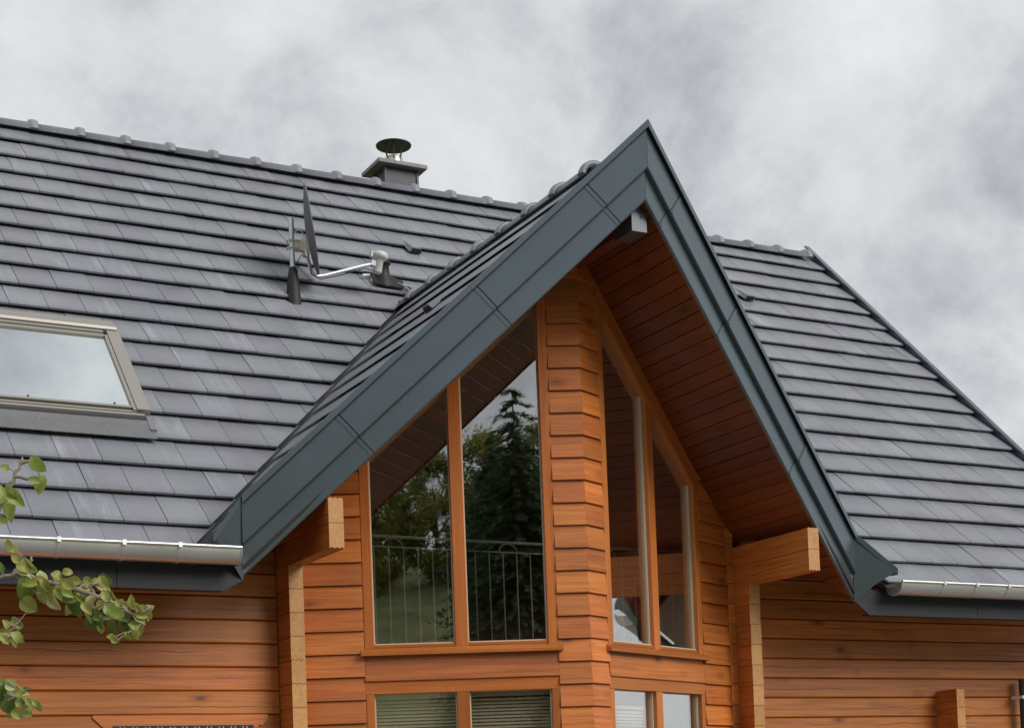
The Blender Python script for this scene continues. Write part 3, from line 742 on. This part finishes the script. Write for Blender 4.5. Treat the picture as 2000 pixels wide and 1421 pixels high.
    for u0, u1, low in ((.313, .913, 0), (1.009, 1.617, 0), (.301, .916, 1), (1.013, 1.627, 1)):
        zb, y0 = (-.504, .046) if not low else (-2.2, .046)
        za, zc = (top(u0), top(u1)) if not low else (-.873, -.873)
        x0, x1 = s*u0, s*u1
        pn_ = MB(); pn_.prism([(x0, zb), (x1, zb), (x1, zc), (x0, za)], lambda p: V(p[0], y0, p[1]), lambda p: V(p[0], y0+.006, p[1]))
        pane = pn_.build('pane', GLASS, win, Mf)
        gk = MB(); gw = .009
        for ua in (u0, u1-gw):
            q0, q1 = rng(ua, ua+gw); zt = top(ua+gw) if not low else zc
            gk.prism([(q0, zb), (q1, zb), (q1, zt), (q0, zt)], lambda p: Mf @ V(p[0], .027, p[1]), lambda p: Mf @ V(p[0], .0455, p[1]))
        q0, q1 = rng(u0+gw, u1-gw); gk.prism([(q0, zb), (q1, zb), (q1, zb+gw), (q0, zb+gw)], lambda p: Mf @ V(p[0], .012, p[1]), lambda p: Mf @ V(p[0], .0455, p[1]))
        gk.build('glazing_bead', P_GSK, pane)
        if low and not (s > 0 and u0 > 1):
            z0b = -.925 if s < 0 else -1.03
            nm = {(-1, True): 'beige slatted blind in the lower left pane of the bay', (-1, False): 'beige slatted blind in the lower pane beside the bay corner, left side', (1, False): 'slatted blind behind the lower right-hand pane nearest the bay corner', (1, True): 'slatted blind behind the outermost lower right-hand pane of the bay'}[(s, u0 > 1)]
            q0, q1 = rng(u0-.02, u1+.02); cx_ = (q0+q1)/2
            bl = thing('window_blind', nm, 'blind', Mf @ V(cx_, .13, -2.15), 'slatted blinds in the lower bay windows')
            hb_ = MB(); hb_.box((q0, .112, z0b+.02), (q1, .150, z0b+.045 if s > 0 else -.868), Mf); hb_.build('head_rail', P_SLAT, bl)
            sl = MB(); sl.prism([(-.013, -.004), (-.005, .0005), (.005, .0005), (.013, -.004), (.013, -.003), (.005, .0018), (-.005, .0018), (-.013, -.003)], lambda p: V(q0, p[0], p[1]), lambda p: V(q1, p[0], p[1]))
            sme = sl.mesh('slat', P_SLAT); fix(sme)
            for i in range(30):
                link(bpy.data.objects.new('slat', sme), bl, Mf @ Matrix.Translation((0, .131, z0b - .0262*i)) @ Matrix.Rotation(math.radians(52), 4, 'X'))
# inner floor and ceiling lining seen dimly through the glass
fl = MB(); fl.box((1.8, 1.0, -.72), (5.9, 5.4, -.605)); fl.box((1.8, .95, GROUND+.1), (5.9, 6, GROUND+.2)); fl.build('inner_floor', W_FRM, house)

# ---- indoor gallery railing
rl = thing('gallery_railing', 'pale iron railing with upright bars seen through the tall bay window', 'railing', (3.8, 1.05, -.6))
def rtube(nm, pts, r, par): b = MB(); b.tube(pts, r, 6); return b.build(nm, P_RAIL, par)
rtube('handrail', [(1.95, 1.05, .400), (5.7, 1.05, .400)], .014, rl); rtube('rail', [(1.95, 1.05, .320), (5.7, 1.05, .320)], .0062, rl)
x = 2.05
while x < 5.7:
    rtube('baluster', [(x, 1.05, -.6), (x, 1.05, .318)], .0062, rl); x += .127
for x in (2.72, 3.75, 4.7): rtube('scroll', [(x + .085*math.cos(t), 1.05, .320 + .07*math.sin(t)) for t in [math.pi*i/10 for i in range(11)]], .006, rl)

# ---- roof window
SK = R_MAIN
def rbox(b, x0, x1, s0, s1, h0, h1): b.box((x0, s0, h0), (x1, s1, h1), SK)
sk = MB(); rbox(sk, SKX0+.02, SKX1-.02, 1.60, 3.02, -.07, .045)
sky_w = sk.build('roof_window', M_VAL, house)
def rp_(nm, mat, *boxes):
    b = MB()
    for bx_ in boxes: rbox(b, *bx_)
    return b.build(nm, mat, sky_w)
rp_('side_cover', M_ALU, (.752, .848, 1.70, 2.86, .045, .092)); rp_('side_cover', M_ALU, (-1.0, -.90, 1.70, 2.86, .045, .092))
rp_('sash', M_ALU, (.726, .749, 1.70, 2.80, .045, .084)); rp_('sash', M_ALU, (-.898, -.87, 1.70, 2.80, .045, .084))
tcv = MB(); tcv.prism([(2.868, .045), (2.868, .098), (2.885, .112), (3.045, .075), (3.055, .03)], lambda p: SK @ V(-1.01, *p), lambda p: SK @ V(.835, *p)); tcv.build('top_cover', M_ALU, sky_w)
rp_('sash', M_ALU, (-.868, .724, 2.785, 2.822, .045, .078)); rp_('sash', M_ALU, (-.868, .724, 2.828, 2.86, .045, .088))
rp_('sash', M_ALU, (-.868, .724, 1.735, 1.762, .045, .080)); rp_('sash', M_ALU, (-.90, .75, 1.690, 1.712, .045, .070)); rp_('bottom_cover', M_ALU, (-.97, .80, 1.642, 1.668, .045, .075))
gp_ = MB(); rbox(gp_, -.869, .725, 1.763, 2.784, .058, .064); gp_.build('pane', SKYGL, sky_w)
rp_('clip', P_BLK, (.60, .612, 1.755, 1.80, .064, .074)); rp_('clip', P_BLK, (-.02, -.008, 1.755, 1.80, .064, .074))
ap = MB(); nn = 240; xs = [SKX0-.06 + (1.00+.06+.872)*i/nn for i in range(nn+1)]
vs_ = []
for i, x in enumerate(xs):
    h = .006*(i % 2); jag = random.uniform(-.002, .002)
    vs_ += [SK @ V(x, 1.62, .046+h*.3), SK @ V(x, 1.54, .040+h), SK @ V(x, 1.415+jag, .024+h), SK @ V(x, 1.415+jag, .018+h), SK @ V(x, 1.62, .03)]
ap.add(vs_, [(i*5+k, i*5+k+1, i*5+5+k+1, i*5+5+k) for i in range(nn) for k in range(4)])
ap.build('lead_apron', M_LEAD, sky_w, recalc=False)
rp_('corner_flashing', M_LEAD, (.815, .862, 1.50, 1.69, .03, .05)); rp_('side_flashing', M_VAL, (.850, .880, 1.5, 3.0, -.02, .012))

# ---- chimney
ch = MB(); ch.box((4.635, 5.09, 4.3), (5.015, 5.40, 5.19)); chim = ch.build('chimney', M_CHIM, house)
for x, y in ((4.635, 5.09), (5.015, 5.09), (4.635, 5.40), (5.015, 5.40)):
    q = MB(); q.box((x-.012, y-.012, 4.3), (x+.012, y+.012, 5.188)); q.build('corner_trim', M_CHIM, chim)
q = MB(); q.prism([(4.525, 5.193), (5.10, 5.193), (5.10, 5.232), (4.525, 5.232)], lambda p: V(p[0], 5.0, p[1]), lambda p: V(p[0], 5.475, p[1])); slab = q.build('slab', P_CONC, chim)
q = MB(); q.lathe([(.095, 5.22), (.095, 5.352), (.09, 5.358), (.086, 5.26)], (4.81, 5.23, 0), 24); fl_ = q.build('flue', M_FLUE, chim)
q = MB(); q.lathe([(.192, 5.482), (.196, 5.492), (.10, 5.525), (.012, 5.558), (.003, 5.556), (.10, 5.515), (.188, 5.480)], (4.81, 5.23, 0), 32); q.build('cowl', M_COWL, fl_)
for a in (20, 110, 200, 290, 65, 245):
    a = math.radians(a); q = MB(); q.tube([(4.81+.093*math.cos(a), 5.23+.093*math.sin(a), 5.31), (4.81+.13*math.cos(a), 5.23+.13*math.sin(a), 5.50)], .005, 6); q.build('strut', M_CHIM, fl_)

# ---- small roof fittings
def vent(fr, x, s_, par):
    b = MB(); M = fr @ Matrix.Translation((x, s_, .0))
    b.prism([(-.07, .015), (-.045, .062), (.045, .062), (.07, .015)], lambda p: M @ V(p[0], 0, p[1]), lambda p: M @ V(p[0]*1.1, .26, p[1]*.35-.012))
    v = b.build('vent_tile', TILE, par)
    q = MB(); q.box((-.05, -.006, .004), (.05, .004, .050), M); q.build('vent_mouth_shade', P_BLK, v)  # black block painted in for the shade inside the open hood
vent(R_MAIN, 4.33, 5.33, main_roof); vent(R_MAIN, 8.46, 5.37, main_roof)
vent(dormer_frame(-1), -.665, 2.09/SP, dormer_roof)
# black collar, slipped tile shards and cable coil
bo = R_MAIN @ V(3.70, 4.50, .0)
q = MB(); q.lathe([(.105, -.03), (.085, .03), (.062, .10), (.055, .20), (.075, .205), (.075, .225), (.0, .23)], bo, 16); col_ = q.build('pipe_collar', P_BLK, main_roof)
q = MB(); M = R_MAIN @ Matrix.Translation((3.70, 4.52, .035)); q.prism([(-.13, -.09), (.15, -.13), (.20, .02), (.05, .13), (-.10, .12)], lambda p: M @ V(p[0], p[1], 0), lambda p: M @ V(p[0], p[1], .02)); q.build('rubber_sheet', P_BLK, col_)
for i in range(5):
    q = MB(); x = 3.80 + .025*i; q.tube([R_MAIN @ V(x, 4.50-.01*i, .05), R_MAIN @ V(x+.05, 4.42, .055+.01*(i % 2)), R_MAIN @ V(x+.11, 4.33+.02*i, .04), R_MAIN @ V(x+.16, 4.29, .035)], .007, 6); q.build('cable', P_CAB if i % 2 else P_BLK, col_)
for (x, s_, r) in ((3.56, 4.62, .3), (3.60, 4.55, 1.2), (3.86, 4.24, .5), (3.93, 4.22, .1), (4.02, 4.22, -.1)):
    q = MB(); M = R_MAIN @ Matrix.Translation((x, s_, .03)) @ Matrix.Rotation(r, 4, 'Z'); q.box((-.045, -.012, -.004), (.045, .016, .006), M); q.build('shard', P_WHT, col_)

# ---- downpipe at the far right corner
dp = MB(); dp.tube([(9.17, YW-.10, GROUND), (9.17, YW-.10, -.72)], .045, 14); dpo = dp.build('downpipe', M_CHIM, house)
q = MB(); q.box((9.085, YW-.165, -.905), (9.115, YW-.02, -.875)); q.build('bracket', P_WHT, dpo)

# ---- satellite dish
dish = thing('satellite_dish', 'dark satellite dish seen edge-on on a steel mast above the tiles', 'satellite dish', (2.62, 2.75, 2.75))
MX, MY = 2.622, 2.75
q = MB(); q.tube([(MX, MY, 2.66), (MX, MY, 3.505)], .024, 14); q.build('mast', M_STEEL, dish)
q = MB(); q.lathe([(.080, 2.64), (.068, 2.76), (.060, 2.86), (.050, 2.97), (.032, 3.06), (.026, 3.065)], (MX, MY, 0), 18); q.build('rubber_boot', P_BLK, dish)
for z in (3.235, 3.30):
    q = MB(); q.tube([(MX-.03, MY-.035, z), (MX-.045, MY, z), (MX-.03, MY+.035, z)], .009, 6); q.tube([(MX-.03, MY-.035, z), (MX+.06, MY-.035, z)], .006, 6); q.build('clamp', M_STEEL, dish)
q = MB(); q.box((MX+.02, MY-.03, 3.222), (MX+.125, MY-.018, 3.315)); q.box((MX+.02, MY+.018, 3.222), (MX+.125, MY+.03, 3.315)); q.box((MX+.112, MY-.04, 3.18), (MX+.15, MY+.04, 3.365)); q.build('mount', P_BGE, dish)
q = MB(); q.tube([(MX+.02, MY-.02, 3.375), (MX+.05, MY-.02, 3.40), (MX+.09, MY-.02, 3.395), (MX+.115, MY-.02, 3.355)], .006, 6); q.build('loop', M_STEEL, dish)
vtop = V(-.115, 0, .80).normalized(); ray = (V(2.78, 2.7, 3.41) - CAM).normalized()
nd = vtop.cross(ray).normalized(); nd = nd if nd.x > 0 else -nd
nd = (Matrix.Rotation(math.radians(2.5), 3, vtop) @ nd).normalized()
if nd.dot(ray) < 0: nd = (Matrix.Rotation(math.radians(-5), 3, vtop) @ nd).normalized()
Md = frame((2.805, 2.74, 3.415), vtop, nd)
q = MB(); pr = [(.001, 0), (.14, .008), (.28, .026), (.40, .050), (.415, .052), (.405, .062), (.39, .056), (.27, .034), (.14, .016), (.001, .008)]
nn = 40; vs_ = [Md @ V(r*1.0*math.cos(2*math.pi*k/nn), r*.94*math.sin(2*math.pi*k/nn), z-.05) for r, z in pr for k in range(nn)]
q.add(vs_, [(i*nn+k, i*nn+(k+1) % nn, (i+1)*nn+(k+1) % nn, (i+1)*nn+k) for i in range(len(pr)-1) for k in range(nn)], True); q.build('reflector', M_DISH, dish)
arm = [V(MX+.12, MY-.03, 3.22), V(2.765, 2.70, 3.08), V(2.785, 2.70, 3.02), V(2.83, 2.70, 2.995), V(2.90, 2.70, 3.01), V(3.30, 2.70, 3.155), V(3.37, 2.70, 3.175)]
q = MB(); q.tube(arm, .0155, 8); q.build('feed_arm', M_STEEL, dish)
Ml = frame((3.435, 2.70, 3.17), (1, 0, 0)) @ Matrix.Rotation(math.radians(10), 4, 'Y')
q = MB(); q.lathe([(.034, -.07), (.040, -.06), (.042, .05), (.05, .055), (.07, .065), (.078, .085), (.072, .115), (.05, .122)], (0, 0, 0), 18, Ml); q.box((-.09, -.02, .06), (-.03, .02, .11), Ml); q.build('receiver_head', P_GRY, dish)
q = MB(); q.box((-.075, -.022, -.02), (-.02, .022, .03), Ml); q.build('clamp', P_GRY, dish)
dish.matrix_basis = Matrix.Translation((.045, .11, .045)) @ dish.matrix_basis
q = MB(); q.tube([V(3.40, 2.69, 3.11), V(3.30, 2.695, 3.128), V(3.05, 2.69, 3.03), V(2.86, 2.695, 2.972), V(2.78, 2.69, 3.00), V(2.74, 2.68, 3.15), V(2.69, 2.70, 3.17), V(2.652, 2.715, 3.10), V(2.65, 2.71, 3.0)], .0045, 6); q.build('cable', P_BLK, dish)

# ---- fruit tree branch reaching in from the left
tree = thing('fruit_tree', 'fruit tree branch with green and yellowing leaves reaching in from the left', 'tree', (-2.3, -4.35, GROUND))
LV = [(-1.26,-4.904,-0.561,0.064,65,1),(-1.292,-4.912,-0.596,0.037,20,1),(-1.259,-4.87,-0.62,0.058,100,1),(-1.326,-4.881,-0.667,0.061,60,1),(-1.361,-4.881,-0.649,0.057,110,1),(-1.367,-4.811,-0.619,0.051,90,1),(-1.326,-4.725,-0.682,0.062,80,1),(-1.349,-4.743,-0.523,0.031,20,1),(-1.338,-4.746,-0.792,0.045,40,2),(-1.341,-4.853,-0.841,0.041,60,2),(-1.369,-4.773,-0.862,0.034,80,0),(-1.363,-4.835,-0.727,0.034,45,2),(-1.371,-4.849,-0.795,0.034,10,2),(-1.294,-4.9,-0.891,0.054,60,1),(-1.316,-4.864,-0.928,0.057,10,2),(-1.286,-4.734,-0.963,0.08,80,0),(-1.24,-4.78,-0.921,0.055,75,3),(-1.233,-4.786,-0.979,0.052,90,1),(-1.201,-4.804,-0.987,0.052,70,3),(-1.205,-4.928,-0.919,0.047,20,2),(-1.183,-4.914,-0.967,0.054,45,1),(-1.144,-4.871,-0.95,0.065,50,1),(-1.13,-4.858,-0.921,0.041,30,1),(-1.134,-4.827,-1.013,0.062,85,0),(-1.092,-4.849,-0.909,0.041,25,2),(-1.124,-4.989,-1.019,0.044,80,3),(-1.059,-4.921,-0.947,0.051,35,3),(-1.041,-4.915,-0.98,0.051,60,2),(-1.055,-4.944,-0.933,0.051,30,0),(-1.104,-4.979,-1.068,0.057,80,0),(-1.078,-4.934,-1.025,0.044,70,2),(-1.057,-5.023,-1.049,0.057,60,1),(-1.019,-4.87,-1.081,0.048,70,0),(-0.997,-4.897,-1.039,0.066,55,0),(-1.011,-4.956,-1.002,0.044,40,2),(-1.001,-5.012,-0.992,0.041,60,2),(-0.986,-4.893,-1.063,0.055,70,0),(-0.977,-4.968,-1.032,0.044,40,2),(-0.926,-4.931,-1.045,0.059,80,1),(-0.953,-4.922,-1.096,0.059,70,0),(-0.957,-4.991,-1.063,0.041,40,1),(-0.986,-4.992,-1.122,0.037,100,2),(-1.219,-4.837,-0.947,0.041,45,2),(-1.235,-4.862,-0.965,0.048,80,1),(-1.213,-4.928,-0.98,0.04,70,1),(-1.174,-4.922,-0.924,0.041,10,2),(-1.114,-4.849,-0.967,0.041,10,1),(-1.136,-4.991,-1.033,0.04,50,2),(-1.088,-5.017,-1.002,0.04,80,2),(-1.031,-4.93,-0.989,0.034,70,2),(-1.066,-4.979,-1.051,0.047,40,0),(-1.024,-4.951,-1.019,0.041,30,1),(-0.992,-4.98,-1.063,0.044,50,1),(-1.112,-4.941,-1.081,0.041,60,0),(-1.053,-4.839,-1.082,0.035,60,2),(-1.062,-4.996,-1.117,0.034,50,2),(-1.274,-4.847,-0.91,0.041,30,2),(-1.327,-4.862,-0.913,0.04,50,1),(-1.334,-4.765,-1.041,0.051,35,1),(-1.327,-4.838,-1.116,0.044,40,1),(-1.363,-4.804,-1.091,0.031,20,2),(-1.315,-4.751,-1.053,0.028,60,2),(-1.367,-4.811,-1.051,0.034,80,2),(-1.338,-4.776,-1.097,0.031,10,2),(-1.298,-4.726,-1.112,0.028,60,2),(-1.384,-4.844,-1.116,0.03,30,1),(-1.376,-4.851,-1.258,0.044,20,3),(-1.377,-4.815,-1.282,0.051,70,1),(-1.334,-4.728,-1.303,0.045,45,2),(-1.322,-4.764,-1.34,0.058,20,1),(-1.365,-4.817,-1.35,0.051,60,0),(-1.312,-4.829,-1.29,0.031,10,3),(-1.302,-4.864,-1.334,0.037,60,2),(-1.27,-4.823,-1.341,0.037,75,2),(-1.352,-4.866,-1.281,0.037,50,2),(-1.367,-4.724,-1.316,0.045,80,0),(-1.299,-4.72,-1.309,0.038,40,2),(-1.334,-4.689,-1.313,0.042,30,1),(-1.353,-4.724,-1.295,0.034,60,2),(-1.325,-4.691,-1.348,0.042,10,1),(-1.319,-4.888,-1.315,0.027,60,2),(-1.327,-4.827,-1.33,0.034,70,0),(-1.353,-4.679,-1.236,0.031,40,2),(-1.321,-4.733,-1.282,0.031,70,2)]
TW = [[(-1.868,-4.511,-0.963),(-1.598,-4.656,-0.932),(-1.373,-4.777,-0.904),(-1.335,-4.797,-0.895),(-1.302,-4.815,-0.88)],[(-1.335,-4.797,-0.895),(-1.305,-4.815,-0.859),(-1.297,-4.82,-0.843)],[(-1.302,-4.815,-0.88),(-1.261,-4.836,-0.92),(-1.209,-4.863,-0.931),(-1.149,-4.894,-0.951),(-1.09,-4.925,-0.978),(-1.03,-4.955,-1.006),(-0.983,-4.979,-1.042),(-0.948,-4.998,-1.03),(-0.93,-5.008,-1.014)],[(-1.302,-4.815,-0.88),(-1.31,-4.812,-0.873),(-1.282,-4.827,-0.852),(-1.279,-4.829,-0.835)],[(-0.983,-4.979,-1.042),(-0.964,-4.988,-1.068),(-0.984,-4.977,-1.093)],[(-1.09,-4.925,-0.978),(-1.111,-4.914,-0.944),(-1.074,-4.935,-0.928)],[(-1.209,-4.863,-0.931),(-1.216,-4.86,-0.905),(-1.193,-4.873,-0.898)],[(-1.598,-4.656,-0.932),(-1.461,-4.735,-0.768),(-1.377,-4.783,-0.687),(-1.341,-4.805,-0.62),(-1.326,-4.815,-0.57),(-1.307,-4.826,-0.529),(-1.302,-4.83,-0.508)],[(-1.326,-4.815,-0.57),(-1.278,-4.84,-0.581),(-1.256,-4.851,-0.599)],[(-1.307,-4.826,-0.529),(-1.277,-4.843,-0.521),(-1.254,-4.855,-0.519)],[(-1.341,-4.805,-0.62),(-1.316,-4.817,-0.647)],[(-1.868,-4.511,-0.963),(-1.556,-4.672,-1.086),(-1.376,-4.767,-1.102),(-1.339,-4.788,-1.095),(-1.309,-4.803,-1.102)],[(-1.376,-4.767,-1.102),(-1.346,-4.784,-1.078),(-1.323,-4.798,-1.053)],[(-1.868,-4.511,-0.963),(-1.558,-4.665,-1.239),(-1.379,-4.759,-1.272),(-1.335,-4.782,-1.299),(-1.29,-4.804,-1.326),(-1.268,-4.816,-1.339)],[(-1.379,-4.759,-1.272),(-1.341,-4.78,-1.256),(-1.312,-4.795,-1.283)]]

tb = MB(); tb.tube([(-2.3, -4.35, GROUND-.1), (-2.28, -4.33, -2.6), (-2.36, -4.38, -1.9), (-2.26, -4.35, -1.3), (-2.3, -4.4, -.4), (-2.38, -4.3, .5)], [.11, .085, .078, .07, .05, .02], 10)
tb.build('trunk', BARK, tree)
lm = []
for k in range(4):                      # curled ovate blades
    for v in range(3):
        b = MB(); n = 7; vs_ = []
        curl = (.7, 1.4, 2.1)[v]; fold = (.35, .6, .2)[v]
        for i in range(n+1):
            t = i/n; wd = .36*math.sin(math.pi*min(1, t*.93+.05)**.8)*(1 - .15*t) if 0 < i < n else .012
            a = curl*(t-.2); y = math.sin(a)/curl; z = -(1-math.cos(a))/curl
            und = .035*math.sin(t*9+v)
            for j, q in enumerate((-1, -.5, 0, .5, 1)): vs_.append(V(q*wd, y, z + fold*wd*abs(q)*1.2 + und*q*abs(q)))
        b.add(vs_, [(i*5+j, i*5+j+1, i*5+5+j+1, i*5+5+j) for i in range(n) for j in range(4)], True)
        lm.append(b.mesh('leaf', LEAF[k]))
br0 = None; brs = []
for i, pts in enumerate(TW):
    b = MB(); n = len(pts); r0 = .012 if i in (0, 7, 11, 13) else .0045
    if i in (0, 7, 11, 13): pts = [(-2.29, -4.36, -1.0 if i != 7 else -.75)] + pts
    n = len(pts); r0 = .008 if n > 4 else .004
    fine = []
    for a, c in zip(pts[:-1], pts[1:]):
        a, c = Vector(a), Vector(c)
        for j in range(3): fine.append(a.lerp(c, j/3) + (V(random.uniform(-1, 1), random.uniform(-1, 1), random.uniform(-1, 1))*.004 if j else V(0, 0, 0)))
    fine.append(Vector(pts[-1])); m = len(fine)
    b.tube(fine, [r0*(1-j/m)**.6 + .0022 for j in range(m)], 6); o = b.build('branch', TWIG, tree); brs.append((o, fine))
rl_ = random.Random(5)
EX = []
for x, y, z, ln, ang, k in LV:
    EX.append((x + rl_.uniform(-.028, .012), y + rl_.uniform(-.04, .04), z + rl_.uniform(-.025, .025), ln*rl_.uniform(.7, 1), ang + rl_.uniform(-50, 50), rl_.choice((k, 2, 2, 0, 3))))
for x, y, z, ln, ang, k in LV + EX[13:60] + EX[60:]:
    p = V(x, y, z)
    o, fine = min(brs, key=lambda t: min((q-p).length for q in t[1]))
    near = min(fine, key=lambda q: (q-p).length)
    # blade hangs out from the twig, its face turned roughly to the viewer
    a = math.radians(ang + rl_.uniform(-14, 14)); ax = CR*math.cos(a) - CU*math.sin(a)
    if (p-near).dot(ax) < 0: ax = -ax
    nrm = (-CF + CR*rl_.uniform(-.7, .7) + CU*rl_.uniform(-.1, .9)).normalized(); xx = ax.cross(nrm).normalized(); nz = xx.cross(ax)
    sc_ = ln*1.32
    st = p - ax*sc_*.45
    M = Matrix(((xx.x*sc_*.85, ax.x*sc_, nz.x*sc_, st.x), (xx.y*sc_*.85, ax.y*sc_, nz.y*sc_, st.y), (xx.z*sc_*.85, ax.z*sc_, nz.z*sc_, st.z), (0, 0, 0, 1)))
    lf = link(bpy.data.objects.new('leaf', lm[k*3 + rl_.randrange(3)]), o, M)
    b = MB(); b.tube([near, near.lerp(st, .5) + V(0, 0, .004), st], .0016, 5)
    b.build('leaf_stalk', TWIG, o)
# the rest of the crown, left of the view
cr = MB(); rc = random.Random(8)
for i in range(1500):
    th_, ph_ = rc.uniform(0, 6.28), math.acos(rc.uniform(-1, 1)); r = rc.random()**.4
    p = V(-2.75 + .75*r*math.sin(ph_)*math.cos(th_), -4.1 + .9*r*math.sin(ph_)*math.sin(th_), -.35 + 1.0*r*math.cos(ph_))
    px, py, zz = to_px(p)
    if px > -45: continue
    d1 = V(rc.uniform(-1, 1), rc.uniform(-1, 1), rc.uniform(-1, 1)).normalized()*.03; d2 = d1.orthogonal().normalized()*.018
    cr.add([p-d1, p+d2, p+d1, p-d2], [(0, 1, 2, 3)])
tag(cr.build('crown', LEAF[0], tree, recalc=False), kind='stuff')

# ---- wooded bank behind the photographer (mirrored in the glass)
def foliage(name, a, b_):
    m = Mat(name); c = m.coord(); col = m.mix(m.rnd, C3(*a), C3(*b_)); m.set(Base_Color=col, Roughness=.7)
    tl = m.n('ShaderNodeBsdfTranslucent'); m.l(col, tl.inputs[0]); mx_ = m.n('ShaderNodeMixShader'); mx_.inputs[0].default_value = .45
    m.l(m.p.outputs[0], mx_.inputs[1]); m.l(tl.outputs[0], mx_.inputs[2]); m.l(mx_.outputs[0], m.out.inputs[0]); return m.m
F_CON = foliage('spruce_needles', (.03, .075, .035), (.10, .17, .07)); F_DEC = foliage('broad_leaves', (.12, .16, .03), (.40, .38, .10))
def spruce(h, seed):
    r = random.Random(seed); b = MB(); t = MB()
    t.tube([(0, 0, -.5), (0, 0, h*.5), (0, 0, h*.98)], [.02*h, .012*h, .01], 8)
    z = .08*h
    while z < h:
        rad = (1-z/h)**.62*.29*h + .05; n = max(8, int(rad*17))
        for i in range(n):
            a = r.uniform(0, 6.28); L = rad*r.uniform(.6, 1.08)
            for j in range(int(6+L*7)):
                q = (j+r.random())/(6+L*7); p = V(math.cos(a)*L*q, math.sin(a)*L*q, z - L*q*.35 + r.uniform(-.06, .06))
                s_ = r.uniform(.14, .28); d1 = V(math.cos(a)+r.uniform(-.7, .7), math.sin(a)+r.uniform(-.7, .7), r.uniform(-.8, .1)).normalized()*s_; d2 = V(-math.sin(a), math.cos(a), r.uniform(-.4, .4)).normalized()*s_*.35
                b.add([p-d2, p+d1, p+d2], [(0, 1, 2)])
        z += .032*h
    return t.mesh('trunk', BARK), b.mesh('crown', F_CON)
def broadleaf(h, seed, nc=70, wr=.34, fm=None):
    r = random.Random(seed); b = MB(); t = MB()
    t.tube([(0, 0, -.5), (.1, 0, h*.3), (0, .1, h*.7)], [.025*h, .018*h, .02], 8)
    for i in range(7):
        a = r.uniform(0, 6.28); t.tube([(0, 0, h*(.25+.06*i)), (math.cos(a)*h*.15, math.sin(a)*h*.15, h*(.4+.06*i)), (math.cos(a)*h*.26, math.sin(a)*h*.26, h*(.5+.06*i))], [.01*h, .006*h, .002*h], 6)
    for c in range(nc):
        a, q = r.uniform(0, 6.28), r.random()**.5; zc = r.uniform(.08, .95)*h; w_ = math.sin(min(1, (zc/h-.05)/.9)*math.pi)**.5*wr*h
        cc = V(math.cos(a)*q*w_, math.sin(a)*q*w_, zc); cr_ = r.uniform(.05, .11)*h
        for j in range(200):
            d_ = V(r.gauss(0, 1), r.gauss(0, 1), r.gauss(0, .8)); p = cc + d_*cr_*.55
            s_ = r.uniform(.07, .14); d1 = V(r.uniform(-1, 1), r.uniform(-1, 1), r.uniform(-1, 1)).normalized()*s_; d2 = d1.orthogonal().normalized()*s_*.7
            b.add([p-d1, p+d2, p+d1, p-d2], [(0, 1, 2, 3)])
    return t.mesh('trunk', BARK), b.mesh('crown', fm or F_DEC)
DK = broadleaf(7.6, 21, 120, .27, F_CON)
SPR = [spruce(9.5, 1), spruce(12, 2)]; DEC = [broadleaf(7.5, 3), broadleaf(9, 4)]
spots = [('k', 0, -5.5, -23.5, .74, 'dark dense tree mirrored behind the tall spruce in the bay window'),
         ('k', 0, -4.0, -23.2, .70, 'second dark dense tree mirrored next to the bay corner'),
         ('s', 0, -4.5, -21.2, .80, 'tall dark spruce mirrored in the inner pane of the left bay window'), ('s', 1, -1.2, -27, .55, 'dark spruce mirrored beside the bay corner in the left window'),
         ('s', 0, -5.7, -23, .66, 'smaller spruce mirrored left of the tall dark spruce'), ('s', 0, -3.6, -23.5, .66, 'spruce mirrored right of the tall dark spruce'),
         ('d', 0, -12.3, -34.8, .56, 'yellow-green tree mirrored in the outer pane of the left bay window'), ('d', 1, -11.0, -36.5, .50, 'broad tree mirrored behind the window mullion'),
         ('d', 0, -14.0, -34.2, .54, 'leafy tree mirrored at the left edge of the bay window'), ('d', 1, -15.4, -35, .52, 'round leafy tree at the left end of the mirrored row'),
         ('d', 1, -6.5, -35, .50, 'leafy tree mirrored behind the spruces in the bay window'), ('s', 0, 3.0, -33, .6, 'spruce on the bank to the right of the mirrored group'),
         ('d', 1, -9.0, -35.5, .52, 'leafy tree mirrored in the gap left of the spruces')]
for kd, v, x, y, sc_, lab in spots:
    src = DK if kd == 'k' else (SPR if kd == 's' else DEC)[v]; zg = ground_z(x, y)
    o = thing('spruce_tree' if kd == 's' else 'broadleaf_tree', lab, 'tree', (x, y, zg), 'trees on the bank mirrored in the bay windows')
    M = Matrix.Translation((x, y, zg)) @ Matrix.Rotation(x*1.7, 4, 'Z') @ Matrix.Scale(sc_, 4)
    link(bpy.data.objects.new('trunk', src[0]), o, M); link(bpy.data.objects.new('crown', src[1]), o, M)
